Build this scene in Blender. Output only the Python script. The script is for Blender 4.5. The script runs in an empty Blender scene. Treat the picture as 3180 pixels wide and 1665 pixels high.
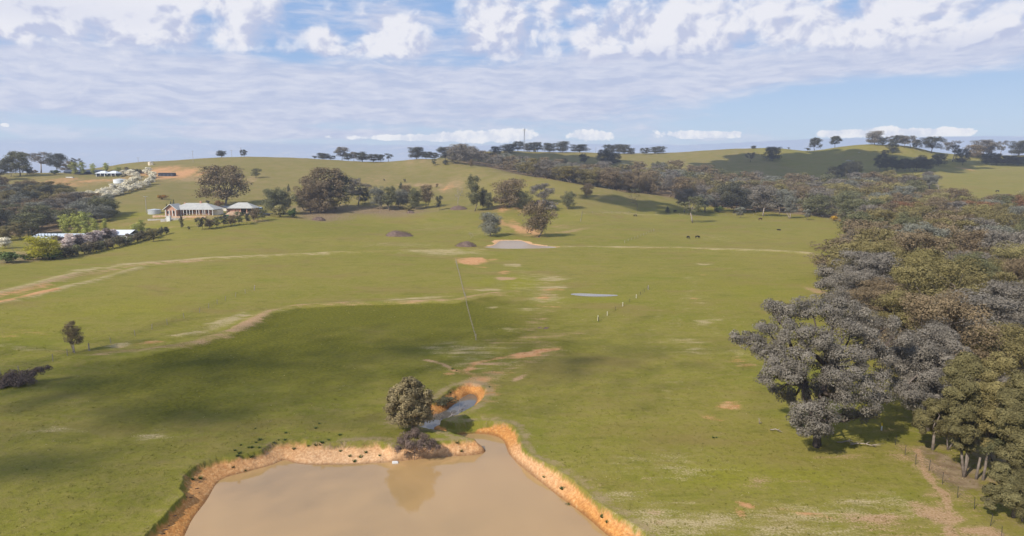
import bpy, math, random
import numpy as np
from mathutils import Vector, Matrix

random.seed(7)
rng = np.random.default_rng(11)
scene = bpy.context.scene
COL = scene.collection

# ------------------------------------------------------------------ camera
CAM_Z = 35.0
F = 2120.0                      # focal length in photo pixels
PITCH = math.atan((832.5 - 530.0) / F)
cp, sp = math.cos(PITCH), math.sin(PITCH)
cam_d = bpy.data.cameras.new("camera")
cam_d.sensor_width = 36.0
cam_d.lens = 36.0 * F / 3180.0
cam_d.clip_start = 0.5
cam_d.clip_end = 60000
cam = bpy.data.objects.new("camera", cam_d)
COL.objects.link(cam)
cam.location = (0, 0, CAM_Z)
cam.rotation_euler = (math.pi / 2 - PITCH, 0, 0)
scene.camera = cam

# ------------------------------------------------------------------ sun, exposure
SUN_DIR = Vector((-0.85, -0.85, 1.0)).normalized()
SUN_EL = math.asin(SUN_DIR.z)
sd = bpy.data.lights.new("sun", 'SUN')
sd.energy = 4.6
sd.angle = math.radians(0.5)
sd.color = (1.0, 0.94, 0.85)
so = bpy.data.objects.new("sun", sd)
COL.objects.link(so)
so.location = (0, 0, 300)
so.rotation_euler = SUN_DIR.to_track_quat('Z', 'Y').to_euler()
scene.view_settings.view_transform = 'Standard'
scene.view_settings.look = 'None'
scene.view_settings.exposure = 0.25
scene.view_settings.gamma = 1.0
scene.view_settings.use_curve_mapping = False
scene.cycles.max_bounces = 5
scene.cycles.diffuse_bounces = 2
scene.cycles.glossy_bounces = 2
scene.cycles.transmission_bounces = 2
scene.cycles.transparent_max_bounces = 4
scene.cycles.volume_bounces = 0
scene.cycles.use_denoising = True


# ------------------------------------------------------------------ pixel <-> world helpers
def ray(px, py):
    """slope pair (X/Y, (Z-CAM_Z)/Y) of a photo direction"""
    u = (np.asarray(px, float) - 1590.0) / F
    v = (832.5 - np.asarray(py, float)) / F
    fy = cp + v * sp
    return u / fy, (v * cp - sp) / fy


def azel(px, py):
    s, t = ray(px, py)
    az = math.degrees(math.atan(float(s)))
    el = math.degrees(math.atan(float(t) / math.sqrt(1 + float(s) ** 2)))
    return az, el


# ------------------------------------------------------------------ node helper
class NT:
    def __init__(self, tree):
        self.t = tree
        tree.nodes.clear()

    def n(self, kind, **kw):
        nd = self.t.nodes.new(kind)
        ins = kw.pop('ins', {})
        for k, v in kw.items():
            setattr(nd, k, v)
        for k, v in ins.items():
            self.set(nd.inputs[k], v)
        return nd

    def set(self, sock, v):
        if isinstance(v, bpy.types.NodeSocket):
            self.t.links.new(v, sock)
        elif isinstance(v, bpy.types.Node):
            self.t.links.new(v.outputs[0], sock)
        else:
            if hasattr(sock.default_value, '__len__') and len(sock.default_value) == 4 and len(v) == 3:
                v = (*v, 1.0)
            sock.default_value = v

    def m(self, op, a, b=0.0, c=None, clamp=False):
        nd = self.t.nodes.new('ShaderNodeMath')
        nd.operation = op
        nd.use_clamp = clamp
        self.set(nd.inputs[0], a)
        self.set(nd.inputs[1], b)
        if c is not None:
            self.set(nd.inputs[2], c)
        return nd.outputs[0]

    def vm(self, op, a, b=None):
        nd = self.t.nodes.new('ShaderNodeVectorMath')
        nd.operation = op
        self.set(nd.inputs[0], a)
        if b is not None:
            self.set(nd.inputs[1], b)
        return nd.outputs['Value'] if op in ('LENGTH', 'DOT_PRODUCT') else nd.outputs[0]

    def noise(self, vec, scale, detail=4.0, rough=0.5, dist=0.0):
        nd = self.t.nodes.new('ShaderNodeTexNoise')
        self.set(nd.inputs['Vector'], vec)
        nd.inputs['Scale'].default_value = scale
        nd.inputs['Detail'].default_value = detail
        nd.inputs['Roughness'].default_value = rough
        nd.inputs['Distortion'].default_value = dist
        return nd.outputs[0]

    def ss(self, v, a, b, lo=0.0, hi=1.0, smooth=True):
        nd = self.t.nodes.new('ShaderNodeMapRange')
        nd.interpolation_type = 'SMOOTHSTEP' if smooth else 'LINEAR'
        nd.clamp = True
        self.set(nd.inputs[0], v)
        for i, q in enumerate((a, b, lo, hi)):
            self.set(nd.inputs[i + 1], q)
        return nd.outputs[0]

    def mix(self, f, a, b, blend='MIX'):
        nd = self.t.nodes.new('ShaderNodeMix')
        nd.data_type = 'RGBA'
        nd.blend_type = blend
        self.set(nd.inputs[0], f)
        self.set(nd.inputs[6], a)
        self.set(nd.inputs[7], b)
        return nd.outputs[2]


def srgb(r, g, b):
    def f(c):
        c /= 255.0
        return c / 12.92 if c <= 0.04045 else ((c + 0.055) / 1.055) ** 2.4
    return (f(r), f(g), f(b), 1.0)


EXPO = 2 ** scene.view_settings.exposure


def sky_col(r, g, b):
    c = srgb(r, g, b)
    return (c[0] / EXPO, c[1] / EXPO, c[2] / EXPO, 1.0)


# ------------------------------------------------------------------ world: Nishita sky with cloud layers
world = bpy.data.worlds.new("World")
scene.world = world
world.use_nodes = True
w = NT(world.node_tree)
tc = w.n('ShaderNodeTexCoord').outputs['Generated']
nrm = w.vm('NORMALIZE', tc)
sep = w.n('ShaderNodeSeparateXYZ', ins={0: nrm})
dx, dy, dz = sep.outputs
az = w.m('MULTIPLY', w.m('ARCTAN2', dx, dy), 57.29578)
el = w.m('MULTIPLY', w.m('ARCSINE', dz), 57.29578)
ae = w.n('ShaderNodeCombineXYZ', ins={0: az, 1: el}).outputs[0]
nish = w.n('ShaderNodeTexSky', sky_type='NISHITA', sun_disc=False, sun_elevation=SUN_EL,
           sun_rotation=math.radians(225), altitude=300, air_density=1.0, dust_density=0.6, ozone_density=1.0)
nishs = w.mix(1.0, nish.outputs[0], (0.085, 0.085, 0.085, 1), 'MULTIPLY')
# clear blue: paler toward the horizon
blue = w.mix(w.ss(el, 0.5, 12.0), sky_col(196, 216, 240), sky_col(148, 184, 233))
base = w.mix(0.85, nishs, blue)


def blob(px, py, rx, ry, amp, p=1.0):
    a, e = azel(px, py)
    sa, se = rx / F * 57.3 * math.cos(math.radians(a)) ** 2, ry / F * 57.3
    q = w.vm('MULTIPLY', w.vm('SUBTRACT', ae, (a, e, 0)), (1 / sa, 1 / se, 0))
    return w.ss(w.vm('LENGTH', q), 0.0, 1.6, amp, 0.0)


def add_all(lst):
    s = lst[0]
    for k in lst[1:]:
        s = w.m('ADD', s, k)
    return s


# upper cumulus / altocumulus field
p3 = w.vm('MULTIPLY', nrm, (1.0, 1.0, 1.35))
warp = w.n('ShaderNodeTexNoise', ins={'Vector': p3, 'Scale': 9.0, 'Detail': 3.0})
p3w = w.vm('ADD', p3, w.vm('MULTIPLY', w.vm('SUBTRACT', warp.outputs[1], (0.5, 0.5, 0.5)), (0.05, 0.05, 0.05)))
n1 = w.noise(p3w, 17.0, 8.0, 0.52)
n1b = w.noise(w.vm('ADD', p3w, (-0.009, 0.0, 0.011)), 17.0, 8.0, 0.52)
blobs = [blob(60, 90, 420, 190, .38), blob(480, 90, 250, 120, .36), blob(760, 105, 110, 70, .22),
         blob(960, 130, 120, 80, .12), blob(1180, 150, 190, 80, .34), blob(1060, 90, 160, 110, .18), blob(1560, 80, 230, 120, .34),
         blob(2000, 110, 300, 140, .36), blob(2420, 70, 330, 130, .26), blob(2850, 60, 350, 130, .36),
         blob(760, 10, 160, 40, .25), blob(280, 20, 240, 50, .18),
         blob(280, 80, 45, 45, -.35), blob(930, 45, 55, 60, -.35), blob(1080, 30, 90, 60, -.28),
         blob(1390, 90, 70, 90, -.36), blob(1270, 200, 160, 40, -.18), blob(1760, 90, 35, 80, -.26),
         blob(1870, 5, 30, 40, -.25), blob(2640, 15, 40, 60, -.25), blob(1080, 120, 40, 60, -.22),
         blob(650, 60, 60, 35, -.2), blob(900, 200, 260, 22, -.2)]
band = w.ss(el, 7.6, 9.4, -.34, -0.02)
# cumulus bases lie a little lower toward the middle right
n1c = w.m('MULTIPLY', w.m('SUBTRACT', w.noise(p3w, 44.0, 5.0, 0.55), 0.5), 0.42)
n1d = w.m('MULTIPLY', w.m('SUBTRACT', w.noise(p3, 7.5, 2.0, 0.5), 0.5), 0.35)
D = w.m('ADD', w.m('ADD', w.m('ADD', n1, w.m('ADD', n1c, n1d)), w.m('MULTIPLY', add_all(blobs), 0.80)), band)
a1 = w.ss(D, 0.40, 0.78)
relief = w.m('SUBTRACT', n1, n1b)
lit = w.ss(w.m('ADD', w.m('MULTIPLY', relief, 3.4), w.m('MULTIPLY', w.m('SUBTRACT', D, 0.5), 0.9)), -0.12, 0.42)
c1 = w.mix(lit, sky_col(196, 203, 228), sky_col(237, 238, 246))
# grey undersides
under = add_all([blob(2080, 195, 260, 40, .75), blob(1500, 165, 160, 30, .45), blob(2330, 190, 130, 25, .4), blob(550, 160, 260, 22, .3),
                 blob(2960, 135, 330, 25, .45), blob(120, 20, 400, 40, .35)])
c1 = w.mix(w.m('MULTIPLY', under, w.noise(p3w, 20.0, 4.0, 0.55), clamp=True), c1, sky_col(160, 176, 218))

# streaky veil below
p4 = w.vm('MULTIPLY', nrm, (1.0, 1.0, 5.6))
p4w = w.vm('ADD', p4, w.vm('MULTIPLY', w.vm('SUBTRACT', warp.outputs[1], (0.5, 0.5, 0.5)), (0.05, 0.05, 0.13)))
n2 = w.noise(p4w, 9.0, 9.0, 0.58)
n3 = w.noise(p4w, 26.0, 7.0, 0.6)
veil_b = [blob(500, 260, 700, 90, .26), blob(1100, 250, 500, 50, .20), blob(1800, 250, 600, 65, .30), blob(2350, 215, 600, 50, .26),
          blob(400, 330, 700, 50, .18), blob(1300, 350, 800, 50, .2), blob(1700, 330, 350, 30, .12), blob(300, 200, 400, 40, .2), blob(2900, 160, 400, 50, .28),
          blob(2750, 320, 560, 80, -.34), blob(1550, 350, 80, 12, .25), blob(900, 165, 160, 25, -.25),
          blob(350, 395, 330, 14, -.12), blob(850, 415, 420, 16, .34), blob(250, 370, 300, 16, -.15)]
D2 = w.m('ADD', w.m('ADD', w.m('MULTIPLY', n2, 0.75), w.m('MULTIPLY', n3, 0.25)), add_all(veil_b))
a2 = w.ss(D2, 0.38, 0.74, 0.0, 0.95)
c2 = w.mix(w.ss(w.m('ADD', w.m('MULTIPLY', n3, 0.6), w.m('MULTIPLY', n2, 0.4)), 0.36, 0.64), sky_col(190, 200, 227), sky_col(218, 222, 238))
elw = w.m('ADD', el, w.m('MULTIPLY', w.m('SUBTRACT', n3, 0.5), 0.25))
col = w.mix(a2, base, c2)
# grey-blue bank lying on the horizon, flat top
bank_top = w.m('ADD', 2.12, w.m('MULTIPLY', w.m('SUBTRACT', w.noise(w.vm('MULTIPLY', nrm, (1, 1, 0)), 3.0, 2.0), 0.5), 0.9))
bank_top = w.m('ADD', bank_top, w.ss(az, 8.0, 26.0, 0.0, 0.22))
bank = w.ss(w.m('SUBTRACT', bank_top, elw), w.ss(az, -25.0, 0.0, -0.25, -0.03), w.ss(az, -25.0, 0.0, 0.35, 0.07))
bankc = w.mix(w.ss(w.m('ADD', el, w.m('MULTIPLY', n3, 2.6)), 1.2, 3.6), sky_col(198, 212, 237), sky_col(182, 196, 225))
bankc = w.mix(w.ss(n3, .5, .7), bankc, sky_col(205, 212, 232))
col = w.mix(w.m('MULTIPLY', bank, 0.85), col, bankc)
# row of small bright cumulus on top of the bank
hn = w.noise(nrm, 42.0, 7.0, 0.6)
low = [blob(1450, 426, 190, 22, 1.0), blob(1590, 416, 75, 22, .8), blob(1830, 422, 85, 20, 1.0), blob(2130, 417, 110, 16, .8), blob(2240, 420, 120, 13, .7), blob(2290, 408, 40, 8, .3),
       blob(2580, 416, 70, 16, .8), blob(2740, 412, 130, 17, 1.0), blob(2900, 413, 80, 15, .8), blob(2990, 410, 80, 13, .7), blob(1230, 428, 260, 9, .75), blob(16, 388, 20, 7, .8)]
lowD = w.m('ADD', add_all(low), w.m('MULTIPLY', w.m('SUBTRACT', hn, 0.5), 1.9))
lowA = w.m('MULTIPLY', w.ss(lowD, 0.42, 0.62), w.m('MULTIPLY', w.ss(w.m('SUBTRACT', el, bank_top), -0.05, 0.06), w.ss(el, 3.2, 4.2, 1.0, 0.0)))
col = w.mix(lowA, col, w.mix(w.ss(hn, .4, .6), sky_col(222, 228, 242), sky_col(246, 247, 251)))
# cumulus field over everything
col = w.mix(a1, col, c1)
# far sides and overhead (never in frame): scattered cloud of the same kind keeps reflections plausible
bgn = w.n('ShaderNodeBackground', ins={'Color': col, 'Strength': 1.0})
w.n('ShaderNodeOutputWorld', ins={0: bgn.outputs[0]})
world.cycles.sampling_method = 'MANUAL'
world.cycles.sample_map_resolution = 512


# ------------------------------------------------------------------ numpy value noise
def vnoise(x, y, seed=0):
    xi = np.floor(x).astype(np.int64)
    yi = np.floor(y).astype(np.int64)
    fx, fy = x - xi, y - yi
    fx = fx * fx * (3 - 2 * fx)
    fy = fy * fy * (3 - 2 * fy)

    def h(a, b):
        n = (a * 374761393 + b * 668265263 + seed * 974634777) & 0xFFFFFFFF
        n = ((n ^ (n >> 13)) * 1274126177) & 0xFFFFFFFF
        return ((n ^ (n >> 16)) & 0xFFFF) / 65535.0
    return (h(xi, yi) * (1 - fx) + h(xi + 1, yi) * fx) * (1 - fy) + (h(xi, yi + 1) * (1 - fx) + h(xi + 1, yi + 1) * fx) * fy


def fbm(x, y, octv=4, seed=0, gain=.5):
    a, s, t = 1.0, 0.0, 0.0
    for k in range(octv):
        s = s + a * (vnoise(x * 2 ** k, y * 2 ** k, seed + k) - .5)
        t += a
        a *= gain
    return s / t * 2


# ------------------------------------------------------------------ terrain height field
# per photo column: (distance, spec); spec > 100 is a photo row, else a height in metres
COLS = {
    0:    [(260, 1.0), (300, 1.0), (340, 2), (420, 8.5), (500, 605), (560, 565), (650, 536), (720, 30), (900, 20)],
    150:  [(260, 1.0), (300, 1.0), (340, 2), (420, 9), (500, 603), (560, 568), (650, 537), (720, 30), (900, 20)],
    300:  [(260, 1.2), (300, 1.2), (350, 3), (430, 10), (530, 588), (620, 551), (700, 522), (760, 34), (900, 25)],
    470:  [(260, 1.6), (300, 1.6), (350, 4), (420, 660), (530, 585), (620, 547), (710, 503), (760, 40), (900, 30)],
    600:  [(290, 2.0), (350, 5), (400, 664), (450, 640), (530, 595), (620, 550), (700, 505), (740, 493), (790, 46), (950, 30)],
    740:  [(290, 2.0), (350, 4.6), (405, 668), (460, 640), (530, 600), (620, 550), (700, 505), (750, 487), (800, 49), (950, 30)],
    900:  [(300, 1.8), (360, 4.5), (420, 668), (460, 645), (530, 603), (620, 553), (710, 503), (760, 490), (810, 48), (950, 30)],
    1200: [(310, 1.8), (400, 3.6), (440, 664), (520, 606), (620, 556), (700, 518), (740, 503), (800, 44), (950, 35)],
    1300: [(310, 1.8), (400, 3.6), (450, 658), (520, 608), (620, 556), (700, 506), (730, 493), (780, 47), (950, 40)],
    1400: [(310, 1.8), (400, 3.6), (450, 655), (520, 612), (620, 550), (690, 505), (720, 500), (850, 485), (980, 478), (1050, 55), (1400, 30)],
    1500: [(310, 1.8), (400, 3.4), (450, 652), (520, 610), (600, 550), (650, 517), (700, 38.5), (800, 500), (900, 482), (970, 471), (1050, 57), (1400, 30)],
    1600: [(310, 1.8), (400, 3.2), (450, 650), (520, 600), (600, 539), (640, 32), (700, 33), (800, 505), (900, 485), (980, 469), (1050, 57), (1400, 30)],
    1700: [(320, 1.8), (420, 3.2), (470, 640), (520, 595), (570, 556), (620, 25), (700, 29), (800, 515), (900, 490), (980, 472), (1050, 57), (1400, 30)],
    1800: [(320, 1.8), (420, 3.0), (470, 640), (520, 600), (560, 573), (620, 20), (700, 26), (800, 520), (900, 492), (980, 473), (1050, 57), (1400, 30)],
    1900: [(330, 1.8), (430, 2.8), (480, 645), (520, 610), (550, 589), (600, 15), (700, 24), (800, 525), (900, 497), (980, 478), (1050, 57), (1400, 30)],
    2000: [(330, 1.8), (450, 2.6), (500, 650), (540, 620), (570, 603), (620, 13), (700, 22), (800, 528), (900, 495), (980, 477), (1050, 57), (1400, 30)],
    2100: [(330, 1.8), (450, 2.4), (500, 656), (550, 628), (580, 615), (630, 12), (700, 20), (800, 528), (900, 495), (990, 473), (1050, 57), (1400, 30)],
    2200: [(330, 1.8), (450, 2.4), (500, 2.6), (550, 644), (600, 636), (650, 13), (720, 22), (800, 530), (900, 490), (980, 467), (1050, 60), (1400, 30)],
    2400: [(330, 1.8), (450, 2.4), (520, 2.6), (600, 6), (680, 14), (740, 22), (800, 530), (900, 488), (980, 460), (1050, 63), (1400, 30)],
    2500: [(330, 1.8), (450, 2.4), (520, 3), (600, 8), (680, 16), (740, 24), (800, 530), (880, 500), (970, 469), (1050, 60), (1400, 30)],
    2600: [(330, 1.8), (420, 2.4), (500, 3.5), (600, 9), (680, 18), (740, 26), (800, 528), (880, 492), (950, 455), (1050, 64), (1400, 30)],
    2700: [(330, 1.6), (420, 2.4), (500, 5), (600, 12), (680, 20), (740, 27), (800, 525), (880, 486), (940, 448), (1050, 64), (1400, 30)],
    2800: [(300, 1.2), (400, 2.4), (500, 7), (560, 610), (650, 572), (720, 545), (800, 515), (870, 483), (930, 452), (1050, 60), (1400, 30)],
    2900: [(300, 1.0), (400, 2.4), (500, 8), (560, 613), (650, 572), (740, 535), (820, 511), (880, 493), (930, 473), (1050, 50), (1400, 30)],
    3000: [(300, 1.0), (400, 3), (500, 9), (560, 613), (650, 572), (740, 537), (820, 512), (880, 496), (930, 481), (1050, 50), (1400, 30)],
    3180: [(300, 1.0), (400, 3), (500, 9), (560, 613), (650, 572), (740, 537), (820, 514), (880, 497), (930, 482), (1050, 50), (1400, 30)],
}
PRE = [(0, 1.5), (60, 1.5), (130, 1.5), (200, 1.5)]
POST = [(2200, 8), (4000, 0), (14000, -6)]


def pchip(x, y, q):
    x, y = np.array(x, float), np.array(y, float)
    h = np.diff(x)
    d = np.diff(y) / h
    m = np.zeros_like(x)
    for i in range(1, len(x) - 1):
        if d[i - 1] * d[i] > 0:
            w1, w2 = 2 * h[i] + h[i - 1], h[i] + 2 * h[i - 1]
            m[i] = (w1 + w2) / (w1 / d[i - 1] + w2 / d[i])
    i = np.clip(np.searchsorted(x, q) - 1, 0, len(x) - 2)
    t = (q - x[i]) / h[i]
    t = np.clip(t, 0, 1)
    return ((2 * t ** 3 - 3 * t ** 2 + 1) * y[i] + (t ** 3 - 2 * t ** 2 + t) * h[i] * m[i]
            + (-2 * t ** 3 + 3 * t ** 2) * y[i + 1] + (t ** 3 - t ** 2) * h[i] * m[i + 1])


QY = np.concatenate([np.arange(0, 1400, 5.0), np.geomspace(1400, 14000, 80)])
keys = sorted(COLS)
tab, svals = [], []
for kx in keys:
    pts = list(PRE)
    for (Y, spec) in COLS[kx]:
        if spec > 100:
            s_, t_ = ray(kx, spec)
            pts.append((Y, CAM_Z + Y * float(t_)))
        else:
            pts.append((Y, spec))
    pts += POST
    tab.append(pchip([p[0] for p in pts], [p[1] for p in pts], QY))
    svals.append(float(ray(kx, 550)[0]))
tab = np.array(tab)
SG = np.linspace(svals[0], svals[-1], 320)
tab2 = np.array([pchip(svals, tab[:, j], SG) for j in range(len(QY))]).T     # [s, Y]


def gsm(a, n, axis):
    k = np.exp(-np.linspace(-2, 2, 2 * n + 1) ** 2)
    k /= k.sum()
    pad = [(0, 0), (0, 0)]
    pad[axis] = (n, n)
    ap = np.pad(a, pad, mode='edge')
    out = np.zeros_like(a)
    for i, kk in enumerate(k):
        out += kk * (ap[i:i + a.shape[0], :] if axis == 0 else ap[:, i:i + a.shape[1]])
    return out


tab2 = gsm(tab2, 5, 0)
tab2[:, :280] = gsm(tab2[:, :280], 2, 1)


def zbase(X, Y):
    X, Y = np.asarray(X, float), np.asarray(Y, float)
    Ys = np.maximum(Y, 1.0)
    s = np.clip(X / Ys, SG[0], SG[-1])
    # beyond the side of the fan use the range so the land carries on
    lim = np.abs(X / Ys)
    Ye = np.where(lim > SG[-1], np.hypot(X, Y) / math.sqrt(1 + SG[-1] ** 2), Ys)
    Ye = np.where(Y < 0, np.hypot(X, Y) * .5, Ye)
    fi = (s - SG[0]) / (SG[-1] - SG[0]) * (len(SG) - 1)
    i = np.clip(fi.astype(int), 0, len(SG) - 2)
    fi = fi - i
    j = np.clip(np.searchsorted(QY, Ye) - 1, 0, len(QY) - 2)
    fj = np.clip((Ye - QY[j]) / (QY[j + 1] - QY[j]), 0, 1)
    z = (tab2[i, j] * (1 - fi) + tab2[i + 1, j] * fi) * (1 - fj) + (tab2[i, j + 1] * (1 - fi) + tab2[i + 1, j + 1] * fi) * fj
    return z


def zund(X, Y):
    """gentle undulation of the paddocks"""
    X, Y = np.asarray(X, float), np.asarray(Y, float)
    a = np.clip((Y - 100) / 300, 0, 1)
    return fbm(X / 55, Y / 55, 3, 3) * (.25 + .9 * a) + fbm(X / 9, Y / 9, 3, 9) * (.10 + .15 * a)


def at_plane(px, py, z):
    s, t = ray(px, py)
    Y = (z - CAM_Z) / t
    return np.stack([s * Y, Y], -1)


YM = np.concatenate([np.arange(40, 1400, .8)])


def at(px, py, zf=None):
    """ground point that a photo pixel falls on (nearest hit; on a ridge line, the ridge)"""
    s, t = ray(px, py)
    s, t = float(s), float(t)
    zz = zbase(s * YM, YM) + zund(s * YM, YM)
    zr = CAM_Z + t * YM
    g = zz - zr
    idx = np.nonzero(g >= 0)[0]
    i = idx[0] if len(idx) else int(np.argmax(g / YM))
    Y = YM[i]
    return float(s * Y), float(Y)


def poly_px(pts, z=None):
    if z is None:
        return np.array([at(*p) for p in pts])
    a = np.array(pts, float)
    return at_plane(a[:, 0], a[:, 1], z)


def seg_dist(X, Y, P, closed=True):
    d = np.full(X.shape, 1e9)
    n = len(P)
    for i in range(n if closed else n - 1):
        a, b = P[i], P[(i + 1) % n]
        ab = b - a
        L = max((ab ** 2).sum(), 1e-9)
        t = np.clip(((X - a[0]) * ab[0] + (Y - a[1]) * ab[1]) / L, 0, 1)
        d = np.minimum(d, (X - a[0] - t * ab[0]) ** 2 + (Y - a[1] - t * ab[1]) ** 2)
    return np.sqrt(d)


def inside(X, Y, P):
    r = np.zeros(X.shape, bool)
    n = len(P)
    for i in range(n):
        x1, y1 = P[i]
        x2, y2 = P[(i + 1) % n]
        c = (y1 > Y) != (y2 > Y)
        with np.errstate(divide='ignore', invalid='ignore'):
            xi = (x2 - x1) * (Y - y1) / (y2 - y1 + 1e-12) + x1
        r ^= c & (X < xi)
    return r


def smooth_poly(P, it=2):
    for _ in range(it):
        Q = []
        for i in range(len(P)):
            a, b = P[i], P[(i + 1) % len(P)]
            Q += [a * .75 + b * .25, a * .25 + b * .75]
        P = np.array(Q)
    return P


# water bodies: outline rows/columns in the photo, level, bank height, bank width
POND = [(540, 1720), (572, 1665), (598, 1608), (637, 1562), (663, 1516), (675, 1497), (705, 1480), (743, 1471), (782, 1461), (820, 1451), (850, 1442),
        (873, 1431), (886, 1427), (908, 1437), (953, 1444), (1049, 1443), (1100, 1442), (1198, 1437), (1267, 1429), (1393, 1418), (1477, 1413), (1502, 1408), (1508, 1399),
        (1500, 1392), (1477, 1385), (1435, 1376), (1410, 1366), (1351, 1360), (1305, 1347), (1290, 1341), (1278, 1332), (1282, 1318), (1328, 1299), (1334, 1290), (1366, 1284),
        (1387, 1272), (1411, 1254), (1442, 1230), (1460, 1222), (1482, 1229), (1481, 1250), (1463, 1272), (1436, 1289), (1403, 1306), (1376, 1317), (1342, 1330),
        (1360, 1341), (1393, 1350), (1427, 1351), (1456, 1347), (1498, 1346), (1540, 1353), (1565, 1368), (1573, 1389), (1580, 1410), (1603, 1435), (1644, 1469),
        (1686, 1502), (1728, 1536), (1779, 1573), (1829, 1611), (1879, 1657), (1896, 1668), (1960, 1730), (2000, 1800), (1900, 2000), (1200, 2100), (560, 2000), (500, 1800)]
POND2 = [(1496, 768), (1535, 763), (1548, 750), (1562, 747), (1600, 747), (1622, 748), (1640, 757), (1665, 762), (1700, 764), (1738, 769), (1690, 772), (1620, 773), (1550, 773)]
PUDDLE = [(1770, 914), (1800, 912), (1860, 915), (1915, 917), (1916, 919), (1880, 921), (1830, 921), (1790, 918)]
wb = [smooth_poly(poly_px(POND, 0.0)), smooth_poly(poly_px(POND2, 1.3)), smooth_poly(poly_px(PUDDLE, 1.45))]
INC = at(1425, 1290)
WB = [(wb[0], 0.0, 1.3), (wb[1], 1.3, 6.0), (wb[2], 1.45, 3.0)]

# contour banks crossing the paddock
TRACKS = {
    'a': poly_px([(-60, 925), (0, 914), (123, 883), (247, 850), (407, 824), (617, 808), (864, 795), (1111, 783), (1358, 779), (1500, 777)]),
    'b': poly_px([(-60, 955), (0, 944), (148, 907), (309, 870), (432, 832)]),
    'c': poly_px([(230, 1130), (469, 1103), (617, 1074), (741, 1032), (840, 977), (926, 957), (1111, 948), (1296, 944), (1420, 941), (1481, 926), (1605, 911)]),
    'd': poly_px([(1753, 771), (1920, 769), (2099, 771), (2345, 778), (2506, 787)]),
    'e': poly_px([(-40, 1080), (60, 1088), (150, 1098), (230, 1104), (300, 1090), (400, 1072), (560, 1046), (700, 1000), (790, 965)]),
}


def zfull(X, Y):
    X, Y = np.asarray(X, float), np.asarray(Y, float)
    z = zbase(X, Y) + zund(X, Y)
    sh = X.shape
    X, Y, z = X.ravel(), Y.ravel(), z.ravel()
    for k, (h, wd) in {'a': (.7, 3.5), 'b': (.5, 3), 'c': (.8, 3.5), 'd': (.5, 3), 'e': (.4, 2)}.items():
        P = TRACKS[k]
        m = (X > P[:, 0].min() - 15) & (X < P[:, 0].max() + 15) & (Y > P[:, 1].min() - 15) & (Y < P[:, 1].max() + 15)
        if m.any():
            d = seg_dist(X[m], Y[m], P, False)
            z[m] += h * np.exp(-(d / wd) ** 2)
    sd = np.full(X.shape, 99.0)
    for P, lev, wd in WB:
        m = (X > P[:, 0].min() - 25) & (X < P[:, 0].max() + 25) & (Y > P[:, 1].min() - 25) & (Y < P[:, 1].max() + 25)
        if not m.any():
            continue
        x, y = X[m], Y[m]
        d = seg_dist(x, y, P)
        ins = inside(x, y, P)
        d = np.where(ins, -d, d)
        if lev == 0.0:
            wv = wd * (1.0 + .6 * fbm(x / 6, y / 6, 2, 21) + .16 * fbm(x / 1.1, y / 1.1, 2, 22)) * np.where(x < -15, 1.75, 1.0)
            t = np.clip(d / wv, 0, 1)
            # beach-like slope, then a low eroded lip up to the grass
            prof = .70 * t ** .8 + .30 * np.clip((t - .80) / .2, 0, 1) ** 1.5
            prof += np.where((d > 0) & (d < wv * 1.1), fbm(x / .9, y / .9, 4, 31) * .10, 0)
            top = np.minimum(z[m], 1.7 + 0 * x)
            lf = np.clip((-x - 14) / 6, 0, 1)
            prof = prof * (1 - lf) + (.80 * t + .20 * np.clip((t - .85) / .15, 0, 1)) * lf * .85
            prof += np.where((d > 0) & (d < wv * 1.1), fbm(x / .9, y / .9, 4, 31) * .05, 0)
            inl_ = np.exp(-(((x - INC[0]) / 5.0) ** 2 + ((y - INC[1]) / 5.5) ** 2) ** 2)
            prof = prof * (1 - .45 * inl_)
            top = top * (1 - .25 * inl_)
            zz = np.where(d > 0, prof * top + np.where(d > wv, z[m] - top, 0), np.maximum(-.5 + 0 * d, d * .45))
            rel = np.clip((d - wv) / 4, 0, 1)
            zz = np.where(d > wv, top * (1 - rel) + z[m] * rel, zz)
            zz = np.where((d > 0) & (zz < .02), .02, zz)
        else:
            hh = .5 if lev < 1.4 else .12
            t = np.clip(d / wd, 0, 1)
            zz = np.where(d > 0, lev + .02 + hh * t ** .6, lev - np.minimum(-d * .3, .5))
            r = np.clip((d - wd) / 10, 0, 1)
            zz = np.where(d > wd, zz * (1 - r) + z[m] * r, zz)
        k = (d < 14) if lev == 0 else (d < 18)
        idx = np.nonzero(m)[0][k]
        z[idx] = zz[k]
        sd[idx] = np.minimum(sd[idx], d[k] if lev == 0 else d[k] + (0 if lev < 1.4 else 50))
    return z.reshape(sh), sd.reshape(sh)


def gz(X, Y):
    z, _ = zfull(np.array([X]), np.array([Y]))
    return float(z[0])


def place(px, py):
    x, y = at(px, py)
    return Vector((x, y, gz(x, y)))


def mpp(loc):
    """metres per photo pixel at a point"""
    return (loc[1] * cp + (CAM_Z - loc[2]) * sp) / F


# ------------------------------------------------------------------ tagging
def tag(o, label=None, cat=None, group=None, kind=None):
    if label: o['label'] = label
    if cat: o['category'] = cat
    if group: o['group'] = group
    if kind: o['kind'] = kind
    return o


def mesh_obj(name, me, mat=None, parent=None):
    o = bpy.data.objects.new(name, me)
    if mat is not None:
        if len(me.materials) == 0:
            me.materials.append(mat)
        if me.materials[0] != mat:
            o.material_slots[0].link = 'OBJECT'
            o.material_slots[0].material = mat
    COL.objects.link(o)
    if parent: o.parent = parent
    return o


def empty(name, loc, rz=0.0):
    o = bpy.data.objects.new(name, None)
    o.location = loc
    o.rotation_euler = (0, 0, rz)
    o.empty_display_size = .5
    COL.objects.link(o)
    return o


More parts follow.
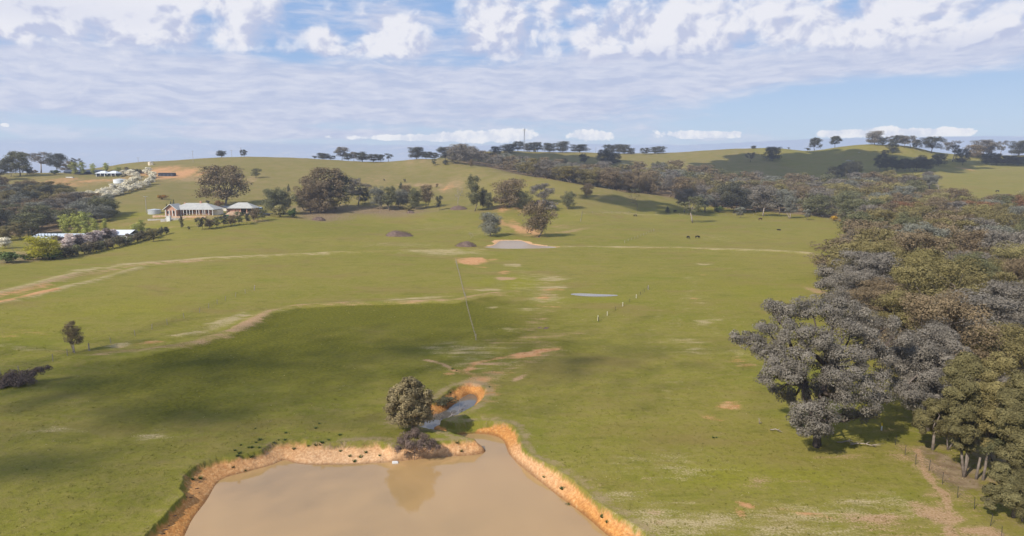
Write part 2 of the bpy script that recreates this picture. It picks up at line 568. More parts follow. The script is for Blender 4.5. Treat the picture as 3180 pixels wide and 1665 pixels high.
def np_mesh(name, verts, loops, starts_n, smooth=False):
    """verts (n,3); loops flat index array; starts_n = verts per face (int) """
    me = bpy.data.meshes.new(name)
    nf = len(loops) // starts_n
    me.vertices.add(len(verts))
    me.vertices.foreach_set('co', np.asarray(verts, np.float32).ravel())
    me.loops.add(len(loops))
    me.loops.foreach_set('vertex_index', np.asarray(loops, np.int32))
    me.polygons.add(nf)
    me.polygons.foreach_set('loop_start', np.arange(0, nf * starts_n, starts_n, dtype=np.int32))
    if smooth:
        me.polygons.foreach_set('use_smooth', np.ones(nf, bool))
    me.update(calc_edges=True)
    me.validate()
    return me


def principled(name, color, rough=.8, spec=.2, metal=0.0, noise=None, bump=None):
    m = bpy.data.materials.new(name)
    m.use_nodes = True
    t = NT(m.node_tree)
    p = t.n('ShaderNodeBsdfPrincipled')
    p.inputs['Roughness'].default_value = rough
    p.inputs['Specular IOR Level'].default_value = spec
    p.inputs['Metallic'].default_value = metal
    c = (*color[:3], 1)
    tcn = t.n('ShaderNodeTexCoord').outputs['Object']
    if noise:
        sc, c2, det = noise
        f = t.ss(t.noise(tcn, sc, det, .6), .35, .65)
        t.set(p.inputs['Base Color'], t.mix(f, c, (*c2[:3], 1)))
    else:
        p.inputs['Base Color'].default_value = c
    if bump:
        b = t.n('ShaderNodeBump', ins={'Height': t.noise(tcn, bump[0], 4), 'Strength': bump[1], 'Distance': bump[2]})
        t.set(p.inputs['Normal'], b.outputs[0])
    t.n('ShaderNodeOutputMaterial', ins={0: p.outputs[0]})
    return m


# ------------------------------------------------------------------ ground material
def ground_material():
    m = bpy.data.materials.new("paddock_ground")
    m.use_nodes = True
    t = NT(m.node_tree)
    pos = t.n('ShaderNodeNewGeometry').outputs['Position']
    flat = t.vm('MULTIPLY', pos, (1, 1, 0))
    at_ = lambda nm: t.n('ShaderNodeAttribute', attribute_name=nm).outputs['Fac']
    nA = t.noise(flat, .012, 4, .55)
    nB = t.noise(flat, .09, 5, .6, .4)
    nC = t.noise(flat, .7, 5, .65)
    nD = t.noise(flat, 4.5, 4, .7)
    strk = t.noise(t.vm('MULTIPLY', flat, (.18, .5, 0)), 1.0, 5, .65)
    # pasture
    g = t.mix(t.ss(t.m('ADD', t.m('MULTIPLY', nA, .6), t.m('MULTIPLY', nB, .4)), .38, .62), (.182, .182, .026, 1), (.240, .212, .050, 1))
    g = t.mix(t.ss(nB, .48, .72, 0, .5), g, (.185, .192, .024, 1))
    g = t.mix(t.ss(nC, .42, .68, 0, .6), g, (.27, .225, .080, 1))
    g = t.mix(t.ss(nD, .5, .72, 0, .7), g, (.125, .122, .024, 1))
    g = t.mix(t.ss(nD, .30, .44, .5, 0), g, (.31, .25, .12, 1))
    mott = t.noise(flat, 1.7, 3, .6)
    g = t.mix(t.ss(mott, .50, .72, 0, .6), g, (.135, .120, .032, 1))
    nE = t.noise(t.vm('MULTIPLY', flat, (.035, .07, 0)), 1.0, 6, .62, .6)
    g = t.mix(t.ss(nE, .50, .66, 0, .75), g, t.mix(nC, (.245, .180, .070, 1), (.20, .165, .055, 1)))
    g = t.mix(t.ss(nE, .30, .45, .6, 0), g, (.165, .180, .022, 1))
    nF = t.noise(t.vm('MULTIPLY', flat, (.13, .30, 0)), 1.0, 7, .68, .3)
    g = t.mix(t.ss(nF, .50, .66, 0, .55), g, t.mix(nB, (.255, .205, .080, 1), (.225, .195, .062, 1)))
    g = t.mix(t.ss(nF, .32, .46, .55, 0), g, (.125, .128, .022, 1))
    spf = t.m('MULTIPLY', t.ss(t.noise(flat, .55, 6, .8), .60, .72), t.ss(nE, .42, .60))
    g = t.mix(t.m('MULTIPLY', spf, .55), g, (.38, .32, .16, 1))
    spk = t.m('MULTIPLY', t.ss(t.noise(flat, 2.6, 3, .75), .60, .74), t.ss(nB, .42, .62))
    g = t.mix(t.m('MULTIPLY', spk, .75), g, (.37, .31, .17, 1))
    # hill pasture: duller, browner
    hl = at_('hill')
    hc = t.mix(t.ss(nB, .38, .66), (.190, .168, .056, 1), (.230, .185, .085, 1))
    hc = t.mix(t.ss(strk, .52, .78, 0, .8), hc, (.235, .175, .115, 1))
    hc = t.mix(t.ss(nC, .5, .8, 0, .5), hc, (.12, .115, .045, 1))
    g = t.mix(t.m('MULTIPLY', hl, .9), g, hc)
    lush = t.ss(t.m('ADD', at_('lush'), t.m('MULTIPLY', t.m('SUBTRACT', nB, .5), .6)), .1, .9)
    g = t.mix(t.m('MULTIPLY', lush, .6), g, t.mix(t.ss(mott, .4, .65), (.235, .235, .020, 1), (.18, .178, .020, 1)))
    deep = t.ss(t.m('ADD', at_('deep'), t.m('MULTIPLY', t.m('SUBTRACT', nB, .5), 1.2)), .1, .9)  # longer greener grass, also darkened to paint the near paddock's shade
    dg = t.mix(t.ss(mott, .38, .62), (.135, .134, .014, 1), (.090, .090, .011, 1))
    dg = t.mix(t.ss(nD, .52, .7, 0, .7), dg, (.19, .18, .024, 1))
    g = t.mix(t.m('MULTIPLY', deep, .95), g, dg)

    g = t.mix(1.0, g, (.93, .89, .74, 1), 'MULTIPLY')

    def brk(attr, n, k, a, b):
        return t.ss(t.m('MULTIPLY', t.ss(attr, 0, .12), t.m('ADD', attr, t.m('MULTIPLY', t.m('SUBTRACT', n, .5), k))), a, b)
    mixn = t.m('ADD', t.m('MULTIPLY', nC, .5), t.m('MULTIPLY', nD, .5))
    mixs = t.m('ADD', t.m('MULTIPLY', strk, .55), t.m('MULTIPLY', nD, .45))
    # forest floor
    wood = brk(at_('wood'), mixn, 3.0, .2, .8)
    g = t.mix(wood, g, t.mix(t.ss(nC, .35, .65), (.155, .103, .056, 1), (.26, .19, .11, 1)))
    # dry grass
    dry = brk(at_('dry'), mixs, 5.0, .35, 1.15)
    g = t.mix(t.m('MULTIPLY', dry, .85), g, t.mix(t.ss(nD, .35, .65), (.31, .235, .12, 1), (.46, .36, .20, 1)))
    # pale trodden earth
    tan = brk(at_('tan'), mixs, 4.4, .35, 1.1)
    g = t.mix(t.m('MULTIPLY', tan, .9), g, t.mix(t.ss(nD, .35, .65), (.30, .175, .09, 1), (.44, .29, .17, 1)))
    # red earth
    soil = brk(at_('soil'), mixs, 4.4, .4, 1.1)
    sc = t.mix(t.ss(nC, .35, .65), (.42, .20, .085, 1), (.50, .29, .14, 1))
    sc = t.mix(t.ss(nD, .55, .75), sc, (.50, .31, .14, 1))
    g = t.mix(soil, g, sc)
    # pond bank: clods of orange clay, paler upslope, wet and dark at the waterline
    bank = at_('bank')
    bn = t.noise(pos, 3.2, 5, .7)
    bc = t.mix(t.ss(bn, .36, .62), (.43, .180, .052, 1), (.58, .28, .085, 1))
    bc = t.mix(t.ss(bn, .56, .72), bc, (.60, .37, .17, 1))
    vor = t.n('ShaderNodeTexVoronoi', feature='F1', ins={'Vector': pos, 'Scale': 2.6}).outputs[0]
    bc = t.mix(t.ss(vor, .0, .25, .6, 0), bc, (.20, .085, .035, 1))
    bc = t.mix(t.m('MULTIPLY', at_('pale'), .9), bc, t.mix(t.ss(bn, .35, .65), (.52, .36, .22, 1), (.74, .58, .41, 1)))
    bedge = t.ss(t.m('ADD', bank, t.m('MULTIPLY', t.m('SUBTRACT', nC, .5), .7)), .35, .6)
    g = t.mix(bedge, g, bc)
    g = t.mix(t.ss(t.m('ADD', at_('lip'), t.m('MULTIPLY', t.m('SUBTRACT', t.m('ADD', t.m('MULTIPLY', nD, .5), t.m('MULTIPLY', nC, .5)), .5), 5.0)), .5, 1.1, 0, .8), g, t.mix(nC, (.20, .145, .068, 1), (.34, .25, .13, 1)))
    g = t.mix(at_('wet'), g, (.13, .065, .028, 1))
    p = t.n('ShaderNodeBsdfPrincipled', ins={'Base Color': g})
    p.inputs['Roughness'].default_value = .95
    p.inputs['Specular IOR Level'].default_value = .08
    hgt = t.m('ADD', t.m('MULTIPLY', nD, .5), t.m('ADD', nC, t.m('MULTIPLY', t.m('MULTIPLY', bank, bn), .6)))
    b = t.n('ShaderNodeBump', ins={'Height': hgt, 'Strength': .8, 'Distance': .22})
    t.set(p.inputs['Normal'], b.outputs[0])
    t.n('ShaderNodeOutputMaterial', ins={0: p.outputs[0]})
    return m


# masks: ('kind', px, py, half-width px, half-height px, strength[, tilt px])
PATCH = [
    ('soil', 1472, 810, 62, 13, 1.1), ('tan', 1567, 866, 34, 5, .9), ('soil', 1608, 706, 50, 26, 1.1), ('soil', 1590, 690, 25, 12, .6), ('tan', 1740, 707, 50, 10, .6),
    ('tan', 1785, 715, 50, 5, .8, -10), ('soil', 1560, 648, 45, 8, .8), ('soil', 1610, 652, 20, 6, .8), ('dry', 1520, 715, 60, 20, .5), ('dry', 1360, 705, 90, 12, .35),
    ('soil', 1660, 1097, 72, 11, 1.3, -14), ('soil', 1565, 845, 20, 8, .7), ('soil', 1500, 830, 34, 5, .5), ('soil', 1720, 900, 40, 6, .6), ('soil', 1550, 1160, 60, 6, .6), ('soil', 1700, 950, 50, 6, .5), ('tan', 1480, 1190, 60, 24, .8), ('soil', 1400, 1165, 30, 8, .8), ('soil', 1740, 700, 40, 8, .5), ('soil', 1700, 720, 60, 6, .5), ('tan', 1610, 1176, 26, 13, 1.0, -14), ('tan', 1510, 1133, 75, 6, .8), ('tan', 1570, 1062, 70, 16, .5), ('dry', 1440, 1085, 150, 30, .45),
    ('soil', 2262, 1262, 50, 18, 1.0, -12), ('soil', 2215, 1300, 40, 22, .6), ('soil', 2320, 1133, 38, 9, .9), ('tan', 2265, 1201, 50, 5, .7),
    ('soil', 2322, 1575, 40, 16, .9, 14), ('soil', 2300, 1600, 18, 25, .6), ('soil', 2500, 1598, 110, 14, .8, 10), ('dry', 2480, 1620, 380, 70, .62), ('dry', 2130, 1640, 260, 70, .68),
    ('tan', 2930, 1610, 90, 60, .95), ('tan', 2740, 1630, 160, 40, .95), ('tan', 3060, 1650, 90, 30, .9), ('tan', 2930, 1700, 200, 60, .9),
    ('soil', 450, 1072, 60, 7, .7, -6), ('dry', 372, 1077, 40, 12, .9, -6), ('dry', 600, 1040, 62, 10, 1.0, -12), ('dry', 705, 998, 42, 12, 1.0, -18),
    ('dry', 300, 838, 90, 14, .9, -8), ('dry', 380, 822, 50, 10, .7), ('soil', 40, 915, 90, 9, .6, -4), ('soil', 20, 1040, 110, 24, .45), ('soil', 60, 930, 80, 5, .9, -14),
    ('dry', 1595, 824, 26, 7, .8), ('dry', 1717, 865, 60, 10, .7), ('dry', 1717, 893, 60, 8, .75), ('soil', 1691, 926, 30, 7, .7), ('dry', 1680, 930, 70, 18, .6), ('dry', 1528, 956, 22, 5, .7),
    ('dry', 1658, 963, 50, 8, .5), ('dry', 1587, 1024, 25, 14, .6), ('dry', 1520, 902, 45, 5, .8), ('tan', 1500, 900, 70, 8, .4), ('tan', 1760, 1040, 120, 12, .4, -15),
    ('lush', 1621, 880, 60, 30, 1.0), ('lush', 1500, 880, 50, 20, .6), ('lush', 1560, 800, 50, 12, .6), ('lush', 1920, 930, 220, 12, .6), ('dry', 1310, 927, 80, 6, 1.0, -5), ('dry', 1230, 934, 40, 6, .9),
    ('tan', 1330, 941, 90, 3, 1.0, -4), ('tan', 1520, 920, 60, 3, .9, -10), ('dry', 1670, 870, 150, 60, .3), ('lush', 350, 960, 350, 60, .6), ('lush', 120, 1040, 300, 60, .5),
    ('dry', 2182, 820, 26, 6, .7), ('soil', 2182, 855, 18, 5, .7), ('dry', 2150, 865, 40, 7, .6), ('soil', 2160, 927, 18, 8, .6), ('dry', 2190, 1001, 42, 9, .8, -6), ('dry', 2150, 930, 40, 18, .45),
    ('dry', 2115, 1060, 70, 16, .55), ('soil', 2122, 1060, 22, 7, .5), ('dry', 2160, 1090, 60, 20, .6), ('dry', 2230, 740, 60, 20, .35), ('soil', 2285, 1115, 40, 14, .6), ('dry', 2300, 1100, 60, 26, .4),
    ('lush', 2300, 900, 260, 90, .55), ('lush', 2250, 1490, 330, 60, .7), ('lush', 2350, 1470, 200, 40, .5),
    ('tan', 1300, 500, 120, 12, .5), ('tan', 1392, 578, 60, 12, .7), ('soil', 1388, 584, 18, 6, .9), ('tan', 1310, 575, 45, 6, .9, 10), ('tan', 1160, 565, 90, 12, .45), ('soil', 560, 541, 70, 8, 1.3),
    ('soil', 500, 536, 70, 6, 1.2), ('soil', 630, 538, 20, 6, .9), ('tan', 600, 556, 160, 6, .7), ('tan', 780, 558, 30, 8, .6), ('soil', 200, 566, 110, 14, .8), ('soil', 270, 563, 20, 8, .9, 6),
    ('tan', 360, 560, 60, 10, .7), ('tan', 820, 590, 120, 16, .3), ('tan', 440, 695, 90, 12, .5), ('lush', 400, 672, 60, 10, .8), ('tan', 640, 672, 100, 8, .8), ('lush', 700, 685, 120, 14, .6), ('soil', 600, 676, 40, 5, .7),
    ('tan', 800, 686, 50, 4, .9), ('lush', 470, 712, 200, 10, .5), ('wood', 1010, 662, 160, 16, .9), ('wood', 1190, 656, 160, 9, .8), ('wood', 1275, 660, 60, 5, .7), ('wood', 100, 800, 160, 26, .6),
    ('tan', 60, 785, 100, 14, .6), ('tan', 2520, 572, 60, 8, .6), ('soil', 3000, 525, 20, 3, .9), ('tan', 2790, 590, 50, 6, .6), ('soil', 1520, 1215, 26, 30, .9), ('soil', 1445, 1215, 30, 30, .9), ('soil', 1500, 1180, 50, 12, .7),
    ('tan', 2900, 930, 60, 16, .9), ('soil', 2790, 905, 40, 8, .8), ('tan', 3150, 865, 40, 8, .9), ('tan', 2860, 935, 80, 16, .7), ('tan', 2540, 905, 24, 16, .9), ('dry', 170, 1335, 90, 20, .5), ('dry', 480, 1360, 60, 30, .5),
    ('dry', 2000, 1560, 160, 60, .5), ('dry', 1250, 760, 120, 10, .5), ('dry', 1390, 785, 120, 10, .7), ('dry', 1700, 685, 60, 10, .4), ('tan', 1700, 610, 300, 10, .3), ('dry', 980, 650, 100, 10, .4),
    ('tan', 1560, 560, 100, 20, .25), ('dry', 1500, 1130, 180, 40, .35), ('tan', 1000, 1398, 230, 16, .75), ('wood', 1130, 1390, 60, 12, .5), ('tan', 2900, 1540, 60, 30, .5), ('wood', 1000, 1389, 240, 13, 1.1), ('tan', 2860, 1450, 90, 50, .7), ('wood', 2960, 1470, 110, 90, .9), ('dry', 2680, 1570, 240, 60, .62), ('tan', 2380, 1500, 120, 30, .4), ('dry', 2100, 1450, 200, 60, .42), ('tan', 2640, 1420, 140, 22, .5),
]
LINES = [
    ('dry', [(-60, 925), (0, 914), (123, 883), (247, 850), (407, 824), (617, 808), (864, 795), (1000, 790)], 3.8, .95), ('tan', [(0, 920), (123, 889), (247, 857), (407, 829), (617, 812)], 3.0, .75), ('soil', [(-20, 925), (60, 908), (150, 886)], 2.4, .8), ('dry', [(1000, 790), (1200, 782), (1358, 779), (1500, 777)], 3, .6),
    ('dry', [(0, 946), (148, 909), (309, 872), (432, 834)], 3.0, .95), ('soil', [(-60, 955), (0, 943), (100, 920), (170, 903)], 2.2, 1.2),
    ('tan', [(300, 1108), (430, 1100), (617, 1072), (741, 1030), (840, 974), (926, 956), (1111, 948)], 2.4, 1.25), ('soil', [(900, 962), (1000, 955), (1100, 951), (1296, 947)], 1.2, .8), ('dry', [(540, 1050), (640, 1032), (720, 995), (760, 985)], 2.2, 1.1), ('soil', [(1440, 1165), (1480, 1130), (1560, 1110), (1640, 1100)], 1.3, .9), ('tan', [(1500, 1170), (1600, 1140), (1700, 1100)], 2.4, .6), ('tan', [(1690, 1090), (1640, 1030), (1690, 960), (1700, 880)], 3.4, .5), ('dry', [(840, 977), (926, 959), (1111, 950), (1296, 946), (1420, 943)], 2.2, .7), ('tan', [(1230, 946), (1296, 944), (1420, 941), (1481, 926), (1605, 912)], 2.2, 1.3),
    ('dry', [(1753, 770), (1920, 768), (2099, 770), (2345, 778), (2506, 787)], 3.6, 1.0), ('dry', [(1790, 664), (1950, 662), (2100, 667), (2300, 667)], 4, .7),
    ('dry', [(-40, 1080), (60, 1088), (150, 1098)], 1.8, 1.0), ('tan', [(150, 1098), (230, 1104)], 1.4, .8), ('tan', [(2850, 1400), (2870, 1470), (2905, 1520), (2935, 1545), (2945, 1600), (2950, 1670)], .55, 1.1),
    ('tan', [(2750, 1350), (2850, 1440), (2980, 1560), (3090, 1665)], 2.2, .45), ('tan', [(2060, 1665), (2020, 1560), (2000, 1480)], 1.0, .3),
    ('dry', [(2140, 900), (2080, 1010), (2060, 1100), (2075, 1250)], .9, .32), ('dry', [(2170, 850), (2110, 1000), (2095, 1100), (2110, 1250)], .9, .32), ('dry', [(2060, 940), (2020, 1040), (2010, 1150)], .9, .3),
    ('dry', [(2190, 930), (2230, 1040), (2240, 1150)], .9, .3), ('tan', [(1325, 1120), (1375, 1133), (1410, 1152)], .7, 1.0), ('soil', [(1410, 1152), (1440, 1165), (1500, 1175), (1520, 1200), (1500, 1240)], 1.6, .9),
    ('tan', [(2010, 601), (2060, 609), (2105, 615)], 4, .8), ('tan', [(395, 552), (440, 546), (540, 548), (640, 550)], 4, .8), ('tan', [(330, 600), (390, 590), (450, 572), (470, 556)], 3.5, .7),
    ('tan', [(480, 712), (590, 702), (700, 694), (800, 684)], 1.6, .9), ('dry', [(1830, 612), (1950, 615), (2000, 622)], 5, .5), ('dry', [(1150, 930), (1110, 932)], 2, .7), ('tan', [(1980, 560), (2010, 600)], 3, .5),
]
FOREST_R = poly_px([(2700, 745), (2640, 800), (2610, 850), (2590, 900), (2640, 980), (2720, 1080), (2790, 1200), (2870, 1330), (2980, 1450), (3080, 1570), (3300, 1700), (3700, 1500),
                    (3600, 640), (3180, 650), (3000, 655), (2900, 645), (2840, 640), (2780, 690)])
FOREST_F = poly_px([(2380, 657), (2500, 668), (2600, 688), (2700, 745), (2780, 690), (2840, 640), (2900, 600), (2880, 572), (2760, 575), (2600, 585), (2400, 580), (2250, 556), (2130, 542), (2000, 541), (1760, 543),
                    (1640, 527), (1560, 508), (1440, 495), (1410, 505), (1500, 516), (1600, 540), (1700, 557), (1800, 573), (1900, 590), (2000, 603), (2100, 616), (2200, 640), (2300, 655)])
FOREST_L = poly_px([(-120, 740), (0, 735), (130, 730), (250, 715), (330, 690), (350, 662), (260, 640), (160, 605), (60, 598), (-120, 590)])


def build_ground():
    th = np.concatenate([np.radians(np.arange(-180, -42, 6.0)), np.radians(np.arange(-42, 42.001, .105)), np.radians(np.arange(48, 180, 6.0))])
    r = np.concatenate([np.geomspace(3, 52, 22)[:-1], np.geomspace(52, 125, 370)[:-1], np.geomspace(125, 1300, 620)[:-1], np.geomspace(1300, 14000, 50)])
    T, R = np.meshgrid(th, r, indexing='ij')
    X, Y = R * np.sin(T), R * np.cos(T)
    Z, sdm = zfull(X, Y)
    nt, nr = X.shape
    V = np.stack([X, Y, Z], -1).reshape(-1, 3)
    V = np.vstack([V, [[0, 0, 1.5]]])
    i, j = np.meshgrid(np.arange(nt), np.arange(nr - 1), indexing='ij')
    i2 = (i + 1) % nt
    q = np.stack([i * nr + j, i * nr + j + 1, i2 * nr + j + 1, i2 * nr + j], -1).reshape(-1)[::1]
    q = q.reshape(-1, 4)[:, ::-1].reshape(-1)
    me = bpy.data.meshes.new("ground")
    k = np.arange(nt)
    tri = np.stack([((k + 1) % nt) * nr, k * nr, np.full(nt, nt * nr)], -1)[:, ::-1]
    loops = np.concatenate([q, tri.ravel()])
    me.vertices.add(len(V))
    me.vertices.foreach_set('co', V.astype(np.float32).ravel())
    me.loops.add(len(loops))
    me.loops.foreach_set('vertex_index', loops.astype(np.int32))
    nq = len(q) // 4
    st = np.concatenate([np.arange(nq) * 4, nq * 4 + np.arange(nt) * 3])
    me.polygons.add(len(st))
    me.polygons.foreach_set('loop_start', st.astype(np.int32))
    me.polygons.foreach_set('use_smooth', np.ones(len(st), bool))
    me.update(calc_edges=True)
    x, y = X.ravel(), Y.ravel()
    A = {n: np.zeros(len(x)) for n in ('soil', 'dry', 'tan', 'wood', 'lush', 'deep', 'hill', 'bank', 'pale', 'wet', 'lip')}
    for pt in PATCH:
        ch, px, py, hw, hh, st_ = pt[:6]
        tilt = pt[6] if len(pt) > 6 else 0
        if ch != 'lush' and 1350 < px < 1800 and 780 < py < 1210: st_ *= 1.3
        if py > 1400 and px > 1900: st_ *= 1.15
        c = np.array(at(px, py))
        ex = np.array(at(px + hw, py + tilt)) - c
        mp = c[1] / F
        hy = max(hh * mp * c[1] / CAM_Z * .9, .4)
        u = ex / np.linalg.norm(ex)
        n = np.array([-u[1], u[0]])
        L = np.linalg.norm(ex)
        # keep the short axis along the line of sight
        X0, Y0 = x - c[0], y - c[1]
        m = (np.abs(X0) < 2.2 * (L + hy)) & (np.abs(Y0) < 2.2 * (L + hy))
        a = (X0[m] * u[0] + Y0[m] * u[1]) / L
        b = (X0[m] * n[0] + Y0[m] * n[1]) / (hy * abs(n[1]) if abs(n[1]) > .3 else hy)
        wv = fbm(x[m] / (L * .5 + 1), y[m] / (hy * .8 + 1), 3, int(px)) * .6
        d = np.sqrt(a * a + b * b) + wv
        A[ch][m] = np.maximum(A[ch][m], st_ * np.clip(1.25 - d * .9, 0, 1))
    for ch, pts, wd, st_ in LINES:
        P = poly_px(pts)
        m = (x > P[:, 0].min() - 4 * wd) & (x < P[:, 0].max() + 4 * wd) & (y > P[:, 1].min() - 4 * wd) & (y < P[:, 1].max() + 4 * wd)
        d = seg_dist(x[m], y[m], P, False)
        d = d * (1 + .5 * fbm(x[m] / 9, y[m] / 9, 3, 77))
        A[ch][m] = np.maximum(A[ch][m], st_ * np.exp(-(d / wd) ** 2) * np.clip(.8 + .7 * fbm(x[m] / 25, y[m] / 25, 2, 5), .2, 1))
    for P in (FOREST_R, FOREST_F, FOREST_L):
        d = seg_dist(x, y, P)
        ins = inside(x, y, P)
        A['wood'] = np.maximum(A['wood'], np.where(ins, np.clip(.35 + d / 14, 0, .95), np.clip(.4 - d / 10, 0, 1)) * .9)
    zz = Z.ravel()
    A['hill'] = np.clip((zz - 5) / 9, 0, 1)
    A['hill'] *= np.where((x > 330) & (y > 500), .35, 1.0)
    A['hill'] *= np.clip(1.5 - np.exp(-((x - 10) / 90) ** 2 - ((y - 520) / 90) ** 2), .4, 1)
    sdv = sdm.ravel()
    near = (y < 160)
    wv = np.where(near, 1.2 * (1.0 + .6 * fbm(x / 6, y / 6, 2, 21) + .16 * fbm(x / 1.1, y / 1.1, 2, 22)) * np.where(x < -15, 1.75, 1.0), 1.7 * (1.1 + 1.2 * fbm(x / 7, y / 7, 2, 23)))
    # the inlet's shaded shores are narrower than the dam's
    A['bank'] = np.where((sdv < 90), np.clip(1.45 - sdv / wv, 0, 1), 0)
    spit = np.array(at(1200, 1430))
    rightb = np.clip((x - 6) / 10, 0, 1) * np.clip((104 - y) / 25, 0, 1)
    A['pale'] = np.where(near, np.exp(-((x - spit[0] - 2) / 20) ** 4 - ((y - spit[1] + 1) / 7) ** 4) * .55 + rightb * np.clip(sdv / wv - .45, 0, 1) * .6, .45)
    A['bank'] *= np.where(near | (y > 306), 1.0, .45)
    A['wet'] = np.clip(1 - np.abs(sdv) / .35, 0, 1) * np.where(near, .75, .3) * (sdv < 90)
    A['lip'] = np.clip(1.2 - np.abs(sdv - wv - .9) / 1.3, 0, 1) * near * (sdv < 90) * np.where(x > 2, .85, np.where(x > -22, .95, .35))
    fold_shade = np.vstack([TRACKS['c'] + np.array([0, -2.2]), poly_px([(1640, 925), (1850, 960), (2150, 1120), (2050, 1260), (1500, 1300), (1000, 1420), (500, 1500), (-80, 1600), (-80, 1250), (120, 1160)])])
    d = seg_dist(x, y, fold_shade)
    ins = inside(x, y, fold_shade)
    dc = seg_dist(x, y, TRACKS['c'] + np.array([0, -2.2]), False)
    dr = seg_dist(x, y, fold_shade[len(TRACKS['c']):], False)
    A['deep'] = np.where(ins, np.clip(dc / 1.5, 0, 1) * (.30 + .80 * np.exp(-(dc / 38) ** 1.3)) * np.clip(dr / 26, 0, 1) ** .8, 0)  # painted shade: darkest along the contour bank, fading away from it, over greener grass
    ic = at(1425, 1290)
    inl = np.exp(-(((x - ic[0]) / 5.0) ** 2 + ((y - ic[1]) / 5.5) ** 2) ** 2)
    A['lush'] = np.maximum(A['lush'], .0)
    A['bank'] *= 1 - .75 * inl * np.where(x > ic[0] - 1.5, 1, .4)
    A['pale'] *= 1 - inl
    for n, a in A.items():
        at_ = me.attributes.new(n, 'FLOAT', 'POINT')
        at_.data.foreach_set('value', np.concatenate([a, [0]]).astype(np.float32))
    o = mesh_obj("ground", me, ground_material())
    tag(o, "green grassy paddocks with red earth patches rising to low hills", "ground", kind='structure')
    return o


build_ground()


# ------------------------------------------------------------------ water
def water_material(name, col, rough=.06):
    m = bpy.data.materials.new(name)
    m.use_nodes = True
    t = NT(m.node_tree)
    pos = t.n('ShaderNodeNewGeometry').outputs['Position']
    n = t.noise(pos, .05, 3)
    c = t.mix(t.ss(n, .35, .65), (*col, 1), (col[0] * 1.08, col[1] * 1.06, col[2] * 1.05, 1))
    p = t.n('ShaderNodeBsdfPrincipled', ins={'Base Color': c})
    p.inputs['Roughness'].default_value = rough
    p.inputs['IOR'].default_value = 1.5
    p.inputs['Specular IOR Level'].default_value = .5
    b = t.n('ShaderNodeBump', ins={'Height': t.noise(t.vm('MULTIPLY', pos, (1, 1.6, 1)), 2.5, 3), 'Strength': .25, 'Distance': .006})
    t.set(p.inputs['Normal'], b.outputs[0])
    t.n('ShaderNodeOutputMaterial', ins={0: p.outputs[0]})
    return m


def water(name, P, z, mat, label):
    # sheet reaching under the bank all round, the shore is where the ground rises through it
    c = P.mean(0)
    x0, x1, y0, y1 = P[:, 0].min() - 2, P[:, 0].max() + 2, P[:, 1].min() - 2, P[:, 1].max() + 2
    Q = []
    n = len(P)
    for i in range(n):
        a, b = P[i - 1], P[(i + 1) % n]
        tv = b - a
        nv = np.array([tv[1], -tv[0]])
        nv /= max(np.linalg.norm(nv), 1e-6)
        Q.append(P[i] + nv * .35)
    if not inside(np.array([Q[0][0]]), np.array([Q[0][1]]), P)[0]:
        pass
    else:
        Q = [P[i] - (Q[i] - P[i]) for i in range(n)]
    me = bpy.data.meshes.new(name)
    me.from_pydata([(q[0], q[1], z) for q in Q], [], [list(range(n))])
    me.update()
    if me.polygons[0].normal.z < 0:
        me.flip_normals()
    o = mesh_obj(name, me, mat)
    tag(o, label, "water", kind='structure')
    return o


MUD = water_material("muddy_water", (.355, .225, .098))
water("water", wb[0], 0.0, MUD, "muddy brown dam water in the foreground with a narrow inlet")
CREEK = smooth_poly(poly_px([(1266, 1338), (1276, 1314), (1326, 1296), (1330, 1286), (1364, 1280), (1384, 1268), (1408, 1250), (1440, 1225), (1462, 1216), (1490, 1226), (1489, 1252), (1468, 1278), (1440, 1294), (1408, 1311), (1380, 1322),
                             (1345, 1335), (1372, 1344), (1402, 1352), (1428, 1352), (1420, 1372), (1400, 1368), (1345, 1364), (1300, 1352)], 0.0))
water("water", CREEK, 0.006, water_material("creek_water", (.12, .105, .085), .04), "narrow creek arm reflecting blue sky behind the round bank tree")
water("water", wb[1], 1.3, water_material("grey_water", (.40, .32, .25), .25), "small muddy farm dam below two round trees")
water("water", wb[2], 1.52, water_material("puddle_water", (.20, .17, .13), .12), "long thin puddle in the middle paddock")

# ------------------------------------------------------------------ materials for plants
def foliage(name, a, b, trans=.12, var=.18):
    """a: mean leaf colour, b: second leaf colour seen in patches"""
    m = bpy.data.materials.new(name)
    m.use_nodes = True
    t = NT(m.node_tree)
    tint = t.n('ShaderNodeAttribute', attribute_name='tint').outputs['Fac']
    oi = t.n('ShaderNodeObjectInfo')
    rnd = oi.outputs['Random']
    tc_ = t.n('ShaderNodeTexCoord').outputs['Object']
    ofs = t.vm('ADD', tc_, t.vm('MULTIPLY', t.n('ShaderNodeCombineXYZ', ins={0: rnd, 1: rnd, 2: rnd}).outputs[0], (31, 17, 9)))
    pat = t.noise(ofs, 3.0, 2, .5)
    f = t.ss(t.m('ADD', t.m('MULTIPLY', pat, .6), t.m('MULTIPLY', rnd, .4)), .3, .7)
    c = t.mix(f, (*a, 1), (*b, 1))
    k = t.m('ADD', t.m('MULTIPLY', t.m('SUBTRACT', tint, .5), .9), 1.0)
    k = t.m('MULTIPLY', k, t.m('ADD', 1 - var, t.m('MULTIPLY', rnd, 2 * var)))
    cv = t.vm('MULTIPLY', c, t.n('ShaderNodeCombineXYZ', ins={0: k, 1: k, 2: k}).outputs[0])
    d = t.n('ShaderNodeBsdfDiffuse', ins={'Color': cv})
    tr = t.n('ShaderNodeBsdfTranslucent', ins={'Color': cv})
    mx = t.n('ShaderNodeMixShader', ins={0: trans, 1: d.outputs[0], 2: tr.outputs[0]})
    t.n('ShaderNodeOutputMaterial', ins={0: mx.outputs[0]})
    return m


